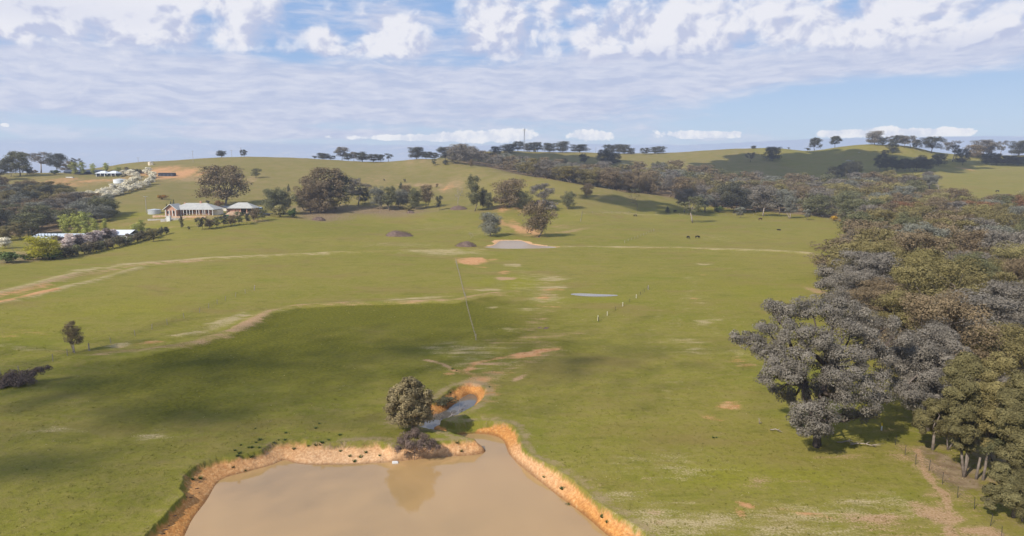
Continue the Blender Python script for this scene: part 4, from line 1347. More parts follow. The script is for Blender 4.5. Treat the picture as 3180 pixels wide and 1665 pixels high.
    ('gum3', 3025, 490, 34, 44, 'brown', "low brown gum in the right skyline row"),
    ('gum1', 3050, 488, 46, 50, 'grey', "broad grey gum in the right skyline row"),
    ('gum4', 3074, 488, 38, 32, 'grey', "open gum right of the broad grey gum at right skyline"),
    ('open2', 3106, 484, 40, 36, 'grey', "stand alone pale gum at the right skyline"),
    ('gum3', 3164, 484, 40, 48, 'dark', "dark gum at the right edge of the skyline"),
    ('bare', 2914, 592, 22, 40, None, "dead white branched tree at the corner of the right field"),
    ('bare', 1422, 645, 58, 40, None, "tall dead tree standing on a dark mound"),
    # yellow wattles
    ('bush1', 1934, 590, 16, 22, 'wattle', "leftmost golden wattle at the woodland edge"),
    ('blossom1', 1996, 594, 20, 36, 'wattle', "wide golden wattle above the bare twiggy tree"),
    ('bush2', 2165, 622, 14, 18, 'wattle', "small golden wattle deep in the gums above the field"),
    ('bush1', 2589, 686, 15, 20, 'wattle', "golden wattle at the field corner"),
    ('bush2', 2624, 692, 16, 28, 'orange', "orange flowering wattle at the field corner"),
    ('rust' if False else 'round2', 2160, 600, 36, 34, 'rust', "rusty pink crown among the gums above the field"),
    # foreground
    ('tall2', 232, 1102, 85, 42, 'brown', "single upright dark tree beside the fence at left"),
]
for row in SINGLE:
    kind, px, py, hp, wp, fo, lab = row
    bark = BARK
    if 'pale' in lab or 'thick' in lab: bark = BARK_PALE
    if 'dead' in lab: bark = BARK_PALE if 'white' in lab else BARK_DEAD
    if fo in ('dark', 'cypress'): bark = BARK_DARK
    bush = kind.startswith('bush') or 'bush' in lab or 'shrub' in lab
    nm = 'dead_tree' if 'dead' in lab else 'bush' if bush else 'wattle_bush' if 'wattle' in lab else 'poplar' if kind == 'poplar' and fo == 'lime' else 'blossom_tree' if 'blossom' in lab else 'paddock_tree'
    kk = 1.12 if hp > 16 else 1.0
    if kind in ('gum1', 'gum3') and wp / hp > 1.15: kind = 'round3'
    ptree(kind, px, py, hp * kk, wp * (1.1 if kk > 1 else 1.0), fo, lab, bark=bark, name=nm, cat='bush' if nm in ('bush', 'wattle_bush') else 'tree')

ORD = ['first', 'second', 'third', 'fourth', 'fifth', 'sixth', 'seventh', 'eighth', 'ninth', 'tenth', 'eleventh', 'twelfth', 'thirteenth', 'fourteenth', 'fifteenth', 'sixteenth',
       'seventeenth', 'eighteenth', 'nineteenth', 'twentieth']


TENS = {20: 'twent', 30: 'thirt', 40: 'fort', 50: 'fift'}


def ordw(n):
    if n < 20: return ORD[n]
    n += 1
    t = n // 10 * 10
    return TENS[t] + ('ieth' if n == t else 'y-' + ORD[n - t - 1])


def resample(pts, n):
    pts = [np.array(p, float) for p in pts]
    seg = [np.linalg.norm(b - a) for a, b in zip(pts, pts[1:])]
    tot = sum(seg)
    out = []
    for i in range(n):
        d = tot * i / (n - 1)
        k = 0
        while k < len(seg) - 1 and d > seg[k]:
            d -= seg[k]; k += 1
        out.append(pts[k] + (pts[k + 1] - pts[k]) * min(d / seg[k], 1))
    return out


def row(pts, n, protos, hp, wp, fos, name, cat, tmpl, group, jit=1.5, bark=None):
    for i, p in enumerate(resample(pts, n)):
        px, py = p + np.array([random.uniform(-jit, jit), random.uniform(-jit, jit) * .5])
        ptree(protos[i % len(protos)], px, py, hp * random.uniform(.8, 1.15), wp * random.uniform(.85, 1.15), fos[i % len(fos)],
              tmpl.format(ORD[i]), group, name=name, cat=cat, bark=bark or BARK_DARK)


row([(392, 547), (426, 553), (426, 565), (404, 578), (374, 590), (342, 597), (320, 604), (290, 613), (262, 616)], 15, ['blossom1', 'blossom2'], 20, 24, ['white'], 'blossom_tree', 'blossom tree',
    "white blossom tree, {} from the top on the inner side of the drive", "white blossom trees lining the curved drive")
row([(460, 544), (474, 553), (474, 566), (462, 577), (440, 584), (415, 592), (385, 602), (350, 611), (318, 618)], 15, ['blossom1', 'blossom2'], 21, 25, ['white'], 'blossom_tree', 'blossom tree',
    "white blossom tree, {} from the top on the outer side of the drive", "white blossom trees lining the curved drive")
row([(210, 778), (240, 772), (275, 765), (310, 757), (345, 748)], 10, ['blossom2', 'blossom1'], 42, 36, ['pink', 'pink', 'purple'], 'blossom_tree', 'blossom tree',
    "pale pink blossom tree, {} from the left before the sheds", "pink blossom trees in front of the sheds")
row([(92, 752), (190, 758)], 11, ['cypress'], 34, 8, ['cypress'], 'cypress', 'cypress', "thin dark cypress, {} from the left by the long shed", "cypress row by the long shed", jit=1)
row([(206, 800), (250, 791), (300, 782), (350, 772), (400, 759), (462, 742)], 15, ['bush1', 'bush2'], 31, 34, ['hedge', 'hedge', 'green', 'hedge'], 'hedge_shrub', 'shrub',
    "dull green hedge shrub, {} from the left below the sheds", "hedge shrubs along the field below the sheds")
row([(487, 736), (514, 728)], 3, ['bush1', 'bush2'], 24, 18, ['dark'], 'hedge_shrub', 'shrub', "dark shrub, {} from the left at the hedge end", "dark shrubs at the end of the hedge")
row([(408, 538), (448, 540)], 5, ['bush1', 'bush2'], 12, 13, ['dark', 'hedge'], 'hedge_shrub', 'shrub', "dark hedge shrub, {} from the left above the blossom drive", "hedge shrubs above the blossom drive")
row([(300, 548), (382, 550)], 6, ['bush1', 'bush2'], 5, 10, ['shrub', 'hedge'], 'garden_shrub', 'shrub', "low garden shrub, {} from the left before the hilltop house", "garden shrubs before the hilltop house")
row([(626, 714), (662, 709), (692, 705), (716, 702), (742, 699), (760, 697), (780, 691), (797, 686), (815, 684)], 9, ['small', 'round1', 'small'], 36, 27, ['dark', 'brown', 'green'], 'paddock_tree', 'tree',
    "young gum, {} from the left in the row below the homestead", "young gums in the row below the homestead")
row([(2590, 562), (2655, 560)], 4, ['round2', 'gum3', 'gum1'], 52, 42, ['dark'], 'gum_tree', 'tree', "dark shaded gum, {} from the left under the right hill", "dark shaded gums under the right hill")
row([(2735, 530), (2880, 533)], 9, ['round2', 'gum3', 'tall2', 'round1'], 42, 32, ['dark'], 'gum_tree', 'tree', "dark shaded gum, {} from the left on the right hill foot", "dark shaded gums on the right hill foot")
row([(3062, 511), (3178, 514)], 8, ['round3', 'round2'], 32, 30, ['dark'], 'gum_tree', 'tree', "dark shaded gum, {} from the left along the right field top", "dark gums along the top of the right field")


# ------------------------------------------------------------------ woods
def poisson(Pw, spacing, rs, lim=4000):
    x0, x1, y0, y1 = Pw[:, 0].min(), Pw[:, 0].max(), Pw[:, 1].min(), Pw[:, 1].max()
    pts = []
    for _ in range(lim):
        x, y = rs.uniform(x0, x1), rs.uniform(y0, y1)
        if not inside(np.array([x]), np.array([y]), Pw)[0]: continue
        s = spacing(x, y)
        if all((x - a) ** 2 + (y - b) ** 2 > s * s for a, b in pts):
            pts.append((x, y))
    return pts


def s_of(x, y): return x / max(y, 1)


HUE = {'deepolive': 'olive', 'grey': 'grey', 'greyblue': 'silver grey', 'olive': 'olive', 'brown': 'brownish', 'yellow': 'golden green', 'green': 'green', 'dark': 'dark', 'rust': 'rusty', 'purple': 'bare grey'}
SHAPE = {'near': 'leafy', 'round': 'round', 'gum': 'spreading', 'open': 'open', 'tall': 'upright', 'umbrella': 'flat topped', 'small': 'small', 'twiggy': 'leafless'}
used_labels = {}


def sector(loc, marks):
    d = [(math.hypot(loc[0] - m[0], loc[1] - m[1]), m[2]) for m in marks]
    return min(d)[1]


def wood(pts, hrange, wrange, fos, kinds, where, group, rs):
    """individual gums; the label counts them off from the paddock edge inside each depth band"""
    pts = sorted(pts, key=lambda p: p[1])
    nb = 9
    bands = [pts[i:i + nb] for i in range(0, len(pts), nb)]
    for bi, b in enumerate(bands):
        b.sort(key=lambda p: s_of(*p))
        for ci, (x, y) in enumerate(b):
            fo = rs.choice(fos(x, y)); kd = rs.choice(kinds)
            if y < 175: kd = rs.choice(['near1', 'near2', 'near3'])
            h = rs.uniform(*hrange(x, y)); wd = rs.uniform(*wrange(x, y))
            bark = rs.choice([BARK, BARK, BARK_PALE, BARK_DARK])
            sh = SHAPE[kd.rstrip('0123456789')]
            lab = "{} {} gum, {} from left in {} row {}".format(sh, HUE[fo], ORD[ci], ordw(bi), where)
            tree(kd, (x, y, gz(x, y)), h, wd, fo, lab, group, bark=bark, name='gum_tree')


def build_woods():
    rs = random.Random(5)
    fr = poisson(FOREST_R, lambda x, y: 7.8 + y * .013, rs, 6000)
    fr = [p for p in fr if abs(s_of(*p)) < .80 and not (p[1] < 175 and s_of(*p) > .86)]
    # clearings
    cl = [(at(2885, 925), 9), (at(3160, 865), 9), (at(2790, 590), 10), (at(2870, 935), 7)]
    fr = [p for p in fr if all(math.hypot(p[0] - c[0], p[1] - c[1]) > r for c, r in cl)]
    fr = [p for p in fr if not (p[1] < 112 and s_of(*p) < .64) and p[1] > 88]

    def fos(x, y):
        if y < 170: return ['olive', 'olive', 'olive', 'brown', 'green', 'grey', 'yellow', 'brown']
        if y < 330: return ['olive', 'olive', 'brown', 'brown', 'green', 'grey', 'yellow', 'olive', 'brown', 'greyblue']
        return ['olive', 'brown', 'brown', 'yellow', 'greyblue', 'olive', 'green', 'brown', 'olive', 'rust', 'grey']
    wood(fr, lambda x, y: (9.5, 17.0), lambda x, y: (9.0 + y * .007, 12.5 + y * .012), fos,
         ['round1', 'round2', 'round3', 'gum1', 'gum3', 'gum4', 'round2', 'umbrella', 'gum1', 'tall2', 'tall1', 'round3'], "of the creek wood", "gums of the creek wood at right", rs)
    ff = poisson(FOREST_F, lambda x, y: 13.5, rs, 4000)
    ff = [p for p in ff if math.hypot(p[0] - at(2800, 592)[0], p[1] - at(2800, 592)[1]) > 22]
    ff.sort(key=lambda p: p[1])
    print("WOODS right", len(fr), "far", len(ff))
    nind = 110
    wood(ff[:nind], lambda x, y: (12, 20), lambda x, y: (13, 18), lambda x, y: ['brown', 'grey', 'brown', 'olive', 'greyblue', 'yellow' if x > 150 else 'grey', 'green'],
         ['round1', 'round2', 'round3', 'gum1', 'gum3', 'gum4', 'tall2'], "of the valley wood", "gums of the far valley wood", rs)
    stuff_wood(ff[nind:], rs)
    fl = poisson(FOREST_L, lambda x, y: 11.5, rs, 2500)
    fl = [p for p in fl if s_of(*p) > -.82]
    print("left", len(fl))
    wood(fl, lambda x, y: (9, 12.5), lambda x, y: (11, 15), lambda x, y: ['brown', 'green', 'brown', 'grey', 'olive', 'dark', 'greyblue'],
         ['round1', 'round2', 'round3', 'gum3', 'gum4'], "of the left wood", "gums of the wood at left", rs)


def stuff_wood(pts, rs):
    """the rest of the far wood: one leafy mass, one mesh per leaf colour joined through material slots"""
    kinds = ['round1', 'round2', 'gum1', 'gum3', 'gum4']
    fos = ['brown', 'grey', 'olive', 'brown', 'greyblue', 'green']
    src = {}
    for k in kinds:
        me = P[k]['crown']
        n = len(me.vertices)
        co = np.zeros(n * 3, np.float32)
        me.vertices.foreach_get('co', co)
        co = co.reshape(-1, 4, 3)
        tn = np.zeros(len(me.polygons), np.float32)
        me.attributes['tint'].data.foreach_get('value', tn)
        src[k] = (co, tn)
    V, Tn, Mi = [], [], []
    for x, y in pts:
        k = rs.choice(kinds)
        co, tn = src[k]
        sel = slice(0, None, 4)
        q = co[sel].copy()
        h, wd = rs.uniform(11, 16), rs.uniform(13, 19)
        a = rs.uniform(0, 6.28)
        c_, s_ = math.cos(a), math.sin(a)
        # fewer, larger sprays for the distance
        cen = q.mean(1, keepdims=True)
        q = cen + (q - cen) * 1.7
        q = q * np.array([wd / P[k]['W'], wd / P[k]['W'], h / P[k]['H']])
        q = np.stack([q[..., 0] * c_ - q[..., 1] * s_ + x, q[..., 0] * s_ + q[..., 1] * c_ + y, q[..., 2] + gz(x, y)], -1)
        V.append(q.reshape(-1, 3)); Tn.append(tn[sel]); Mi.append(np.full(len(q), rs.randrange(len(fos))))
    V = np.concatenate(V)
    me = np_mesh("woodland", V, np.arange(len(V)), 4)
    a_ = me.attributes.new('tint', 'FLOAT', 'FACE')
    a_.data.foreach_set('value', np.concatenate(Tn))
    for f in fos: me.materials.append(FO[f])
    me.polygons.foreach_set('material_index', np.concatenate(Mi).astype(np.int32))
    o = bpy.data.objects.new("woodland", me)
    COL.objects.link(o)
    tag(o, "far grey brown gum woodland filling the valley under the skyline", "woodland", kind='stuff')


build_woods()


# ------------------------------------------------------------------ the big foreground trees, clump by clump
def hero(px, py, clumps, nleaf, leaf, fo, label, seed, tr=.35, bark=BARK_DARK, trunk_top=None, depth=5.0, sub=12, flat=.8, name='gum_tree', stems=None, subr=.40, fill=.14):
    loc = place(px, py)
    k = mpp(loc)
    R = np.random.default_rng(seed)
    cl = []
    for c in clumps:
        cx, cy, r = c[:3]
        dy = c[3] if len(c) > 3 else R.uniform(-1, 1) * depth * .7
        kk = k * (1 + dy / loc[1])
        z = (py - cy) * kk + dy * (CAM_Z - loc[2]) / loc[1] * -1.0 * -1.0 * 0
        # a clump further back shows higher in the picture: lower it by the slope of the sight line
        s_, t_ = ray(cx, cy)
        Yc = loc[1] + dy
        X, Z = float(s_) * Yc, CAM_Z + float(t_) * Yc
        cl.append((np.array([X - loc[0], dy, Z - loc[2]]), r * kk))
    T = Tubes(8)
    tops = stems or [(0, 0, max(c[0][2] for c in cl) * .32)]
    for ti, top in enumerate(tops):
        b = np.array([R.normal() * .25 * (len(tops) > 1), R.normal() * .25 * (len(tops) > 1), -.4])
        T.tube([b * 1.0, b * .7 + np.array(top) * .4, np.array(top)], tr, tr * .7)
    for c, r in cl:
        tp = min(tops, key=lambda q: np.linalg.norm(np.array(q) - c))
        tp = np.array(tp, float)
        mid = tp + (c - tp) * .55 + R.normal(size=3) * .4
        T.tube([tp, (tp + mid) / 2 + R.normal(size=3) * .25, mid], tr * .5, tr * .3)
        T.limb(mid, c, tr * .3, tr * .12, R, n=4)
        for _ in range(3):
            d = unit((R.normal(size=(1, 3)) + np.array([0, 0, .3])))[0]
            T.limb(mid + (c - mid) * .6, c + d * r * .75, tr * .14, tr * .04, R, n=4)
    C, N, Ti = clump_leaves(cl, nleaf, leaf, R, sub=sub, flat=flat, subr=subr, fill=fill)
    C[:, 2] = np.maximum(C[:, 2], .3)
    o = empty(name, loc)
    mesh_obj("crown", leaves_mesh("crown", C, N, leaf, R, Ti), FO[fo], o)
    mesh_obj("trunk", T.mesh("trunk"), bark, o)
    tag(o, label, "tree")
    return o


BIG = [(2330, 1062, 42, 1), (2288, 1050, 30, 1), (2384, 1078, 40, 1), (2350, 1095, 30, 0), (2395, 960, 36, 3), (2440, 975, 52, 3), (2500, 955, 52, 3), (2560, 975, 58, 4), (2615, 955, 50, 4), (2670, 985, 55, 4),
       (2620, 1035, 60, 1), (2690, 1050, 50, 2), (2430, 1035, 55, 0), (2500, 1050, 55, -1), (2560, 1055, 50, -2), (2375, 1020, 36, 2), (2430, 1115, 50, -2), (2490, 1120, 55, -3), (2400, 1160, 50, -2),
       (2455, 1165, 48, -3), (2380, 1185, 32, -1), (2610, 1110, 58, -2), (2670, 1110, 55, 0), (2735, 1105, 45, 2), (2600, 1180, 55, -4), (2660, 1175, 60, -3), (2720, 1195, 50, -1), (2640, 1235, 52, -4),
       (2700, 1250, 48, -3), (2745, 1240, 30, -1), (2745, 1170, 36, 2), (2500, 1275, 48, -4), (2560, 1270, 42, -5), (2475, 1310, 38, -3), (2530, 1325, 46, -5), (2580, 1300, 34, -4), (2540, 1220, 36, 2),
       (2500, 1215, 36, 1), (2500, 1345, 26, -4), (2565, 1340, 26, -4), (2790, 1060, 48, 4), (2760, 1010, 40, 5), (2560, 1140, 46, 3), (2600, 1230, 44, 3), (2450, 1230, 40, 2.5), (2560, 1190, 42, 4), (2480, 1185, 36, 3.5), (2420, 1210, 34, 1), (2690, 1290, 36, 2), (2640, 1290, 34, 1.5)]
hero(2535, 1392, BIG, 120000, .175, 'grey', "huge grey gum with low leaning bough, nearest big tree in the right paddock", 101, tr=.42, depth=4, subr=.36,
     stems=[(0, 0, 3.2), (.4, .5, 6.5), (1.2, 1.0, 9.5), (-1.6, .8, 8.0)])
hero(2872, 1342, [(2850, 1060, 50, 2), (2900, 1040, 50, 3), (2940, 1065, 50, 2), (2825, 1110, 46, 1), (2880, 1105, 54, 0), (2935, 1120, 50, 0), (2975, 1100, 42, 1), (2800, 1150, 46, 1), (2860, 1165, 52, -1), (2915, 1175, 46, -1),
                  (2815, 1215, 48, -2), (2850, 1240, 44, -2), (2800, 1195, 36, 0), (2890, 1225, 34, -1), (2780, 1110, 40, 2)], 64000, .175, 'grey',
     "grey gum with straight brown trunk just right of the huge grey gum", 102, tr=.34, bark=BARK, stems=[(0, 0, 4.5), (-.4, .4, 7.5), (.8, .6, 8.5)])
hero(2896, 1402, [(2880, 1300, 38, 0), (2920, 1290, 34, 1), (2900, 1262, 30, 0), (2945, 1310, 26, 1), (2860, 1325, 24, -1), (2915, 1330, 24, 0)], 20000, .165, 'deepolive',
     "small olive gum with a bent trunk before the straight trunked grey gum", 103, tr=.2, bark=BARK, stems=[(0, 0, 2.4)])
hero(2995, 1487, [(2960, 1170, 40, 2), (2990, 1130, 44, 3), (3035, 1150, 44, 2), (3005, 1200, 44, 0), (2960, 1235, 40, 0), (2985, 1290, 40, -1), (3030, 1250, 42, 0), (2960, 1330, 36, -1), (3000, 1345, 36, -1), (3040, 1310, 30, 0), (2975, 1380, 24, 0), (3015, 1392, 22, -.5)],
     46000, .165, 'deepolive', "tall olive gum with a forked trunk near the dirt track", 104, tr=.17, bark=BARK, stems=[(0, 0, 3.0), (.7, .2, 5.2), (-.7, .4, 4.8)])
hero(3036, 1500, [(3075, 1160, 44, 2), (3110, 1130, 44, 3), (3060, 1210, 40, 1), (3105, 1215, 46, 0), (3085, 1270, 44, -1), (3130, 1290, 40, 0), (3060, 1320, 32, 0), (3100, 1335, 34, -1), (3070, 1380, 26, 0), (3105, 1395, 26, 0)],
     40000, .165, 'olive', "golden green gum with slanting trunk right of the forked trunk", 105, tr=.16, bark=BARK, stems=[(0, 0, 2.6), (1.0, .3, 4.6)])
hero(3146, 1610, [(3120, 1490, 44, 0), (3165, 1500, 44, 1), (3090, 1530, 34, 0), (3140, 1545, 40, -1), (3180, 1550, 36, 0), (3110, 1460, 28, 0), (3075, 1560, 24, 0)], 30000, .16, 'deepolive',
     "low olive gum in the bottom right corner of the paddock edge", 106, tr=.2, bark=BARK, stems=[(0, 0, 2.2)])
hero(3185, 1560, [(3150, 1240, 48, 2), (3190, 1200, 50, 3), (3175, 1300, 52, 0), (3145, 1350, 44, 0), (3190, 1370, 50, -1), (3150, 1410, 44, -1), (3190, 1440, 44, -1), (3125, 1300, 34, 0)], 48000, .165, 'deepolive',
     "large dense olive gum filling the right edge of the picture", 107, tr=.3, bark=BARK, stems=[(0, 0, 4), (-.5, .3, 6)])
hero(2860, 1180, [(2960, 1150, 40, 0), (2950, 1195, 40, 0)], 4000, .3, 'brown', "low brown gum hidden behind the straight trunked grey gum", 108, tr=.2, bark=BARK) if False else None
hero(2612, 940, [(2570, 850, 36, 2), (2610, 835, 40, 2), (2655, 850, 38, 2), (2560, 890, 30, 0), (2600, 880, 42, 0), (2650, 890, 40, 0), (2680, 880, 30, 1), (2620, 915, 30, -1), (2575, 920, 24, 0)], 16000, .36, 'grey',
     "domed mauve grey gum at the paddock edge where the wood begins", 109, tr=.3)
hero(2856, 905, [(2820, 858, 24, 1), (2850, 846, 28, 1), (2885, 855, 26, 1), (2905, 868, 18, 1), (2865, 872, 26, 0)], 9000, .36, 'greyblue', "silver white domed gum inside the creek wood", 110, tr=.25)
hero(3050, 1100, [(2985, 975, 24, 0), (3020, 965, 28, 0), (3060, 965, 30, 0), (3100, 970, 28, 0), (3135, 980, 24, 0)], 13000, .30, 'olive', "flat topped olive gum on several tall bare stems above the creek", 111,
     tr=.2, bark=BARK_PALE, flat=.45, stems=[(-3.0, 0, 6), (-1.0, .5, 7), (1.5, 0, 7), (3.4, .4, 6.5)])
for i, (px, py, lab) in enumerate([(2716, 937, "left of two tall thin trunks in the creek clearing"), (2743, 939, "right of two tall thin trunks in the creek clearing")]):
    hero(px, py, [(px - 14, 868, 22, 0), (px + 12, 862, 22, 1), (px, 850, 24, 0)], 6000, .32, 'olive', "gum, " + lab, 112 + i, tr=.22, bark=BARK_PALE, stems=[(0, 0, 5.5)])
FILL = [(3075, 1440, 150, 120, 'deepolive', 'near3', "slim olive gum close behind the pair of forked gums"), (2945, 1400, 150, 110, 'deepolive', 'near1', "olive gum just left of the forked trunk gum"),
        (3120, 1500, 190, 130, 'green', 'near3', "green gum standing behind the low corner gum"), (3175, 1620, 150, 110, 'deepolive', 'near2', "bushy olive gum in the very corner at lower right"),
        (3010, 1360, 170, 130, 'brown', 'near1', "brown gum behind the tall forked olive gum"), (3110, 1330, 180, 140, 'grey', 'near2', "grey gum high behind the golden green gum"),
        (2950, 1270, 170, 130, 'deepolive', 'near1', "olive gum between the straight trunked grey gum and the creek"), (3170, 1260, 190, 140, 'deepolive', 'near3', "olive gum at the right edge above the dense gum"),
        (3060, 1230, 170, 140, 'brown', 'near2', "brown rounded gum below the flat topped gum"), (2700, 1110, 120, 110, 'grey', 'near1', "grey gum peeping over the huge grey gum")]
for px, py, hp, wp, fo, kd, lab in FILL:
    ptree(kd, px, py, hp, wp, fo, lab, name='gum_tree')
# the tree on the pond bank
PT = [(1270, 1190, 26, 0), (1245, 1212, 28, 0), (1298, 1210, 28, 0), (1225, 1245, 27, 0), (1270, 1240, 34, -1.5), (1315, 1240, 26, 0), (1216, 1280, 24, 0), (1255, 1280, 30, -1.7), (1300, 1278, 30, -1.4), (1326, 1275, 22, 0),
      (1235, 1308, 22, -.6), (1275, 1312, 26, -1), (1310, 1305, 22, -.5), (1270, 1225, 32, 1.5), (1250, 1265, 34, 1.8), (1305, 1265, 32, 1.6), (1285, 1200, 24, 1), (1213, 1300, 15, 0), (1333, 1255, 20, .5), (1210, 1262, 20, 0), (1330, 1295, 20, 0), (1328, 1225, 18, 0), (1222, 1222, 20, .5), (1270, 1300, 30, 1.4), (1240, 1300, 24, 1)]
hero(1281, 1345, PT, 26000, .20, 'bankt', "dense round tree standing on the bank above the muddy dam", 120, tr=.16, bark=BARK, sub=12, flat=.9, subr=.42, fill=.1, stems=[(0, 0, 1.2)])
# ------------------------------------------------------------------ small mesh builder for made things
class MB:
    def __init__(self):
        self.v, self.f = [], []

    def add(self, vs, fs):
        b = len(self.v)
        self.v += [tuple(map(float, q)) for q in vs]
        self.f += [tuple(b + i for i in f) for f in fs]
        return self

    def box(self, x0, x1, y0, y1, z0, z1):
        return self.add([(x0, y0, z0), (x1, y0, z0), (x1, y1, z0), (x0, y1, z0), (x0, y0, z1), (x1, y0, z1), (x1, y1, z1), (x0, y1, z1)],
                        [(3, 2, 1, 0), (4, 5, 6, 7), (0, 1, 5, 4), (1, 2, 6, 5), (2, 3, 7, 6), (3, 0, 4, 7)])

    def hip(self, x0, x1, y0, y1, z, rise, inset, th=.12, ridge_y=None):
        ym = (y0 + y1) / 2
        a = [(x0, y0, z), (x1, y0, z), (x1, y1, z), (x0, y1, z), (x0 + inset, ym, z + rise), (x1 - inset, ym, z + rise)]
        lo = [(p[0], p[1], z - th) for p in a[:4]]
        return self.add(a + lo, [(0, 1, 5, 4), (2, 3, 4, 5), (3, 0, 4), (1, 2, 5), (6, 9, 8, 7), (0, 6, 7, 1), (1, 7, 8, 2), (2, 8, 9, 3), (3, 9, 6, 0)])

    def gable(self, x0, x1, y0, y1, z, rise, th=.12, along='x'):
        if along == 'x':
            ym = (y0 + y1) / 2
            t = [(x0, y0, z), (x1, y0, z), (x1, ym, z + rise), (x0, ym, z + rise), (x0, y1, z), (x1, y1, z)]
        else:
            xm = (x0 + x1) / 2
            t = [(x0, y0, z), (x0, y1, z), (xm, y1, z + rise), (xm, y0, z + rise), (x1, y0, z), (x1, y1, z)]
        b = [(p[0], p[1], p[2] - th) for p in t]
        return self.add(t + b, [(0, 1, 2, 3), (3, 2, 5, 4), (6, 9, 8, 7), (9, 10, 11, 8), (0, 6, 7, 1), (4, 5, 11, 10), (0, 3, 9, 6), (3, 4, 10, 9), (1, 7, 8, 2), (2, 8, 11, 5)])

    def cyl(self, x, y, z0, z1, r, n=20, r1=None, cone=0.0):
        r1 = r if r1 is None else r1
        vs = [(x + r * math.cos(2 * math.pi * k / n), y + r * math.sin(2 * math.pi * k / n), z0) for k in range(n)]
        vs += [(x + r1 * math.cos(2 * math.pi * k / n), y + r1 * math.sin(2 * math.pi * k / n), z1) for k in range(n)] + [(x, y, z1 + cone)]
        return self.add(vs, [(k, (k + 1) % n, n + (k + 1) % n, n + k) for k in range(n)] + [(n + k, n + (k + 1) % n, 2 * n) for k in range(n)] + [tuple(range(n))[::-1]])

    def bar(self, a, b, r, n=5, r1=None):
        a, b = Vector(a), Vector(b)
        d = (b - a).normalized()
        u = d.orthogonal().normalized()
        w_ = d.cross(u)
        r1 = r if r1 is None else r1
        vs = []
        for p, q in ((a, r), (b, r1)):
            vs += [p + (u * math.cos(2 * math.pi * k / n) + w_ * math.sin(2 * math.pi * k / n)) * q for k in range(n)]
        return self.add(vs, [(k, (k + 1) % n, n + (k + 1) % n, n + k) for k in range(n)] + [tuple(range(n))[::-1], tuple(range(n, 2 * n))])

    def mesh(self, name, mat, smooth=False):
        me = bpy.data.meshes.new(name)
        me.from_pydata(self.v, [], self.f)
        if mat is not None: me.materials.append(mat)
        if smooth: me.polygons.foreach_set('use_smooth', [True] * len(me.polygons))
        me.update()
        return me

    def build(self, name, mat, parent=None, smooth=False):
        o = bpy.data.objects.new(name, self.mesh(name, mat, smooth))
        COL.objects.link(o)
        if parent: o.parent = parent
        return o


M = {
    'cream_roof': principled("pale_metal_roof", (.43, .42, .385), .6, .3, noise=(.6, (.36, .355, .33), 3)),
    'white_roof': principled("white_metal_roof", (.62, .64, .67), .45, .4),
    'blue_roof': principled("blue_grey_roof", (.36, .45, .55), .5, .4),
    'grey_roof': principled("grey_roof", (.52, .57, .62), .5, .4),
    'dark_roof': principled("dark_roof", (.05, .06, .08), .6, .3),
    'brick': principled("pink_brick", (.48, .25, .18), .9, .1, noise=(3.0, (.56, .33, .22), 4)),
    'white': principled("white_paint", (.66, .65, .62), .6, .3),
    'cream': principled("cream_paint", (.72, .64, .50), .7, .2),
    'dark': principled("dark_interior", (.03, .028, .03), .9, .1),
    'navy': principled("dark_blue_wall", (.05, .06, .09), .6, .3),
    'glass': principled("window_glass", (.04, .05, .06), .1, .6),
    'galv': principled("galvanised_steel", (.60, .62, .64), .4, .5, metal=.4),
    'whitetank': principled("white_tank", (.70, .72, .74), .5, .3),
    'cementtank': principled("cream_concrete_tank", (.70, .60, .46), .8, .2),
    'black': principled("black_shed", (.022, .024, .032), .6, .3),
    'timber': principled("grey_timber", (.24, .20, .17), .9, .1, noise=(4, (.34, .29, .25), 3)),
    'palepost': principled("pale_timber_post", (.46, .42, .29), .8, .1),
    'steel': principled("dark_steel_post", (.05, .045, .04), .7, .2),
    'wire': principled("fence_wire", (.07, .07, .06), .6, .3),
    'pole': principled("power_pole_wood", (.36, .32, .30), .9, .1),
    'mast': principled("grey_mast_steel", (.26, .27, .30), .6, .3),
    'stone': principled("orange_retaining_stone", (.50, .30, .17), .9, .1, noise=(1.5, (.62, .46, .32), 4)),
    'greystone': principled("pale_stone", (.50, .47, .43), .9, .1, noise=(1.5, (.36, .33, .30), 4)),
    'yellow': principled("yellow_paint", (.80, .55, .02), .6, .3),
    'cow': principled("black_hide", (.014, .012, .012), .75, .2),
    'horse': principled("dark_brown_hide", (.07, .035, .02), .7, .2),
    'mound': principled("brown_brush_mound", (.125, .085, .068), .95, .05, noise=(1.2, (.20, .14, .11), 5), bump=(2.0, 1.0, .5)),
    'dirt': principled("dirt_heap", (.36, .24, .16), .95, .05, noise=(1.2, (.45, .31, .20), 5), bump=(2.0, 1.0, .4)),
    'teal': principled("green_machine", (.05, .18, .12), .6, .3),
    'rock': principled("rock", (.42, .38, .33), .9, .1, noise=(1.5, (.30, .26, .22), 4)),
    'cloud': principled("cloud_white", (.9, .9, .92), 1.0, 0.0),
}


def posts(mb, xs, y, z0, z1, w_=.22):
    for x in xs: mb.box(x - w_ / 2, x + w_ / 2, y - w_ / 2, y + w_ / 2, z0, z1)
    return mb


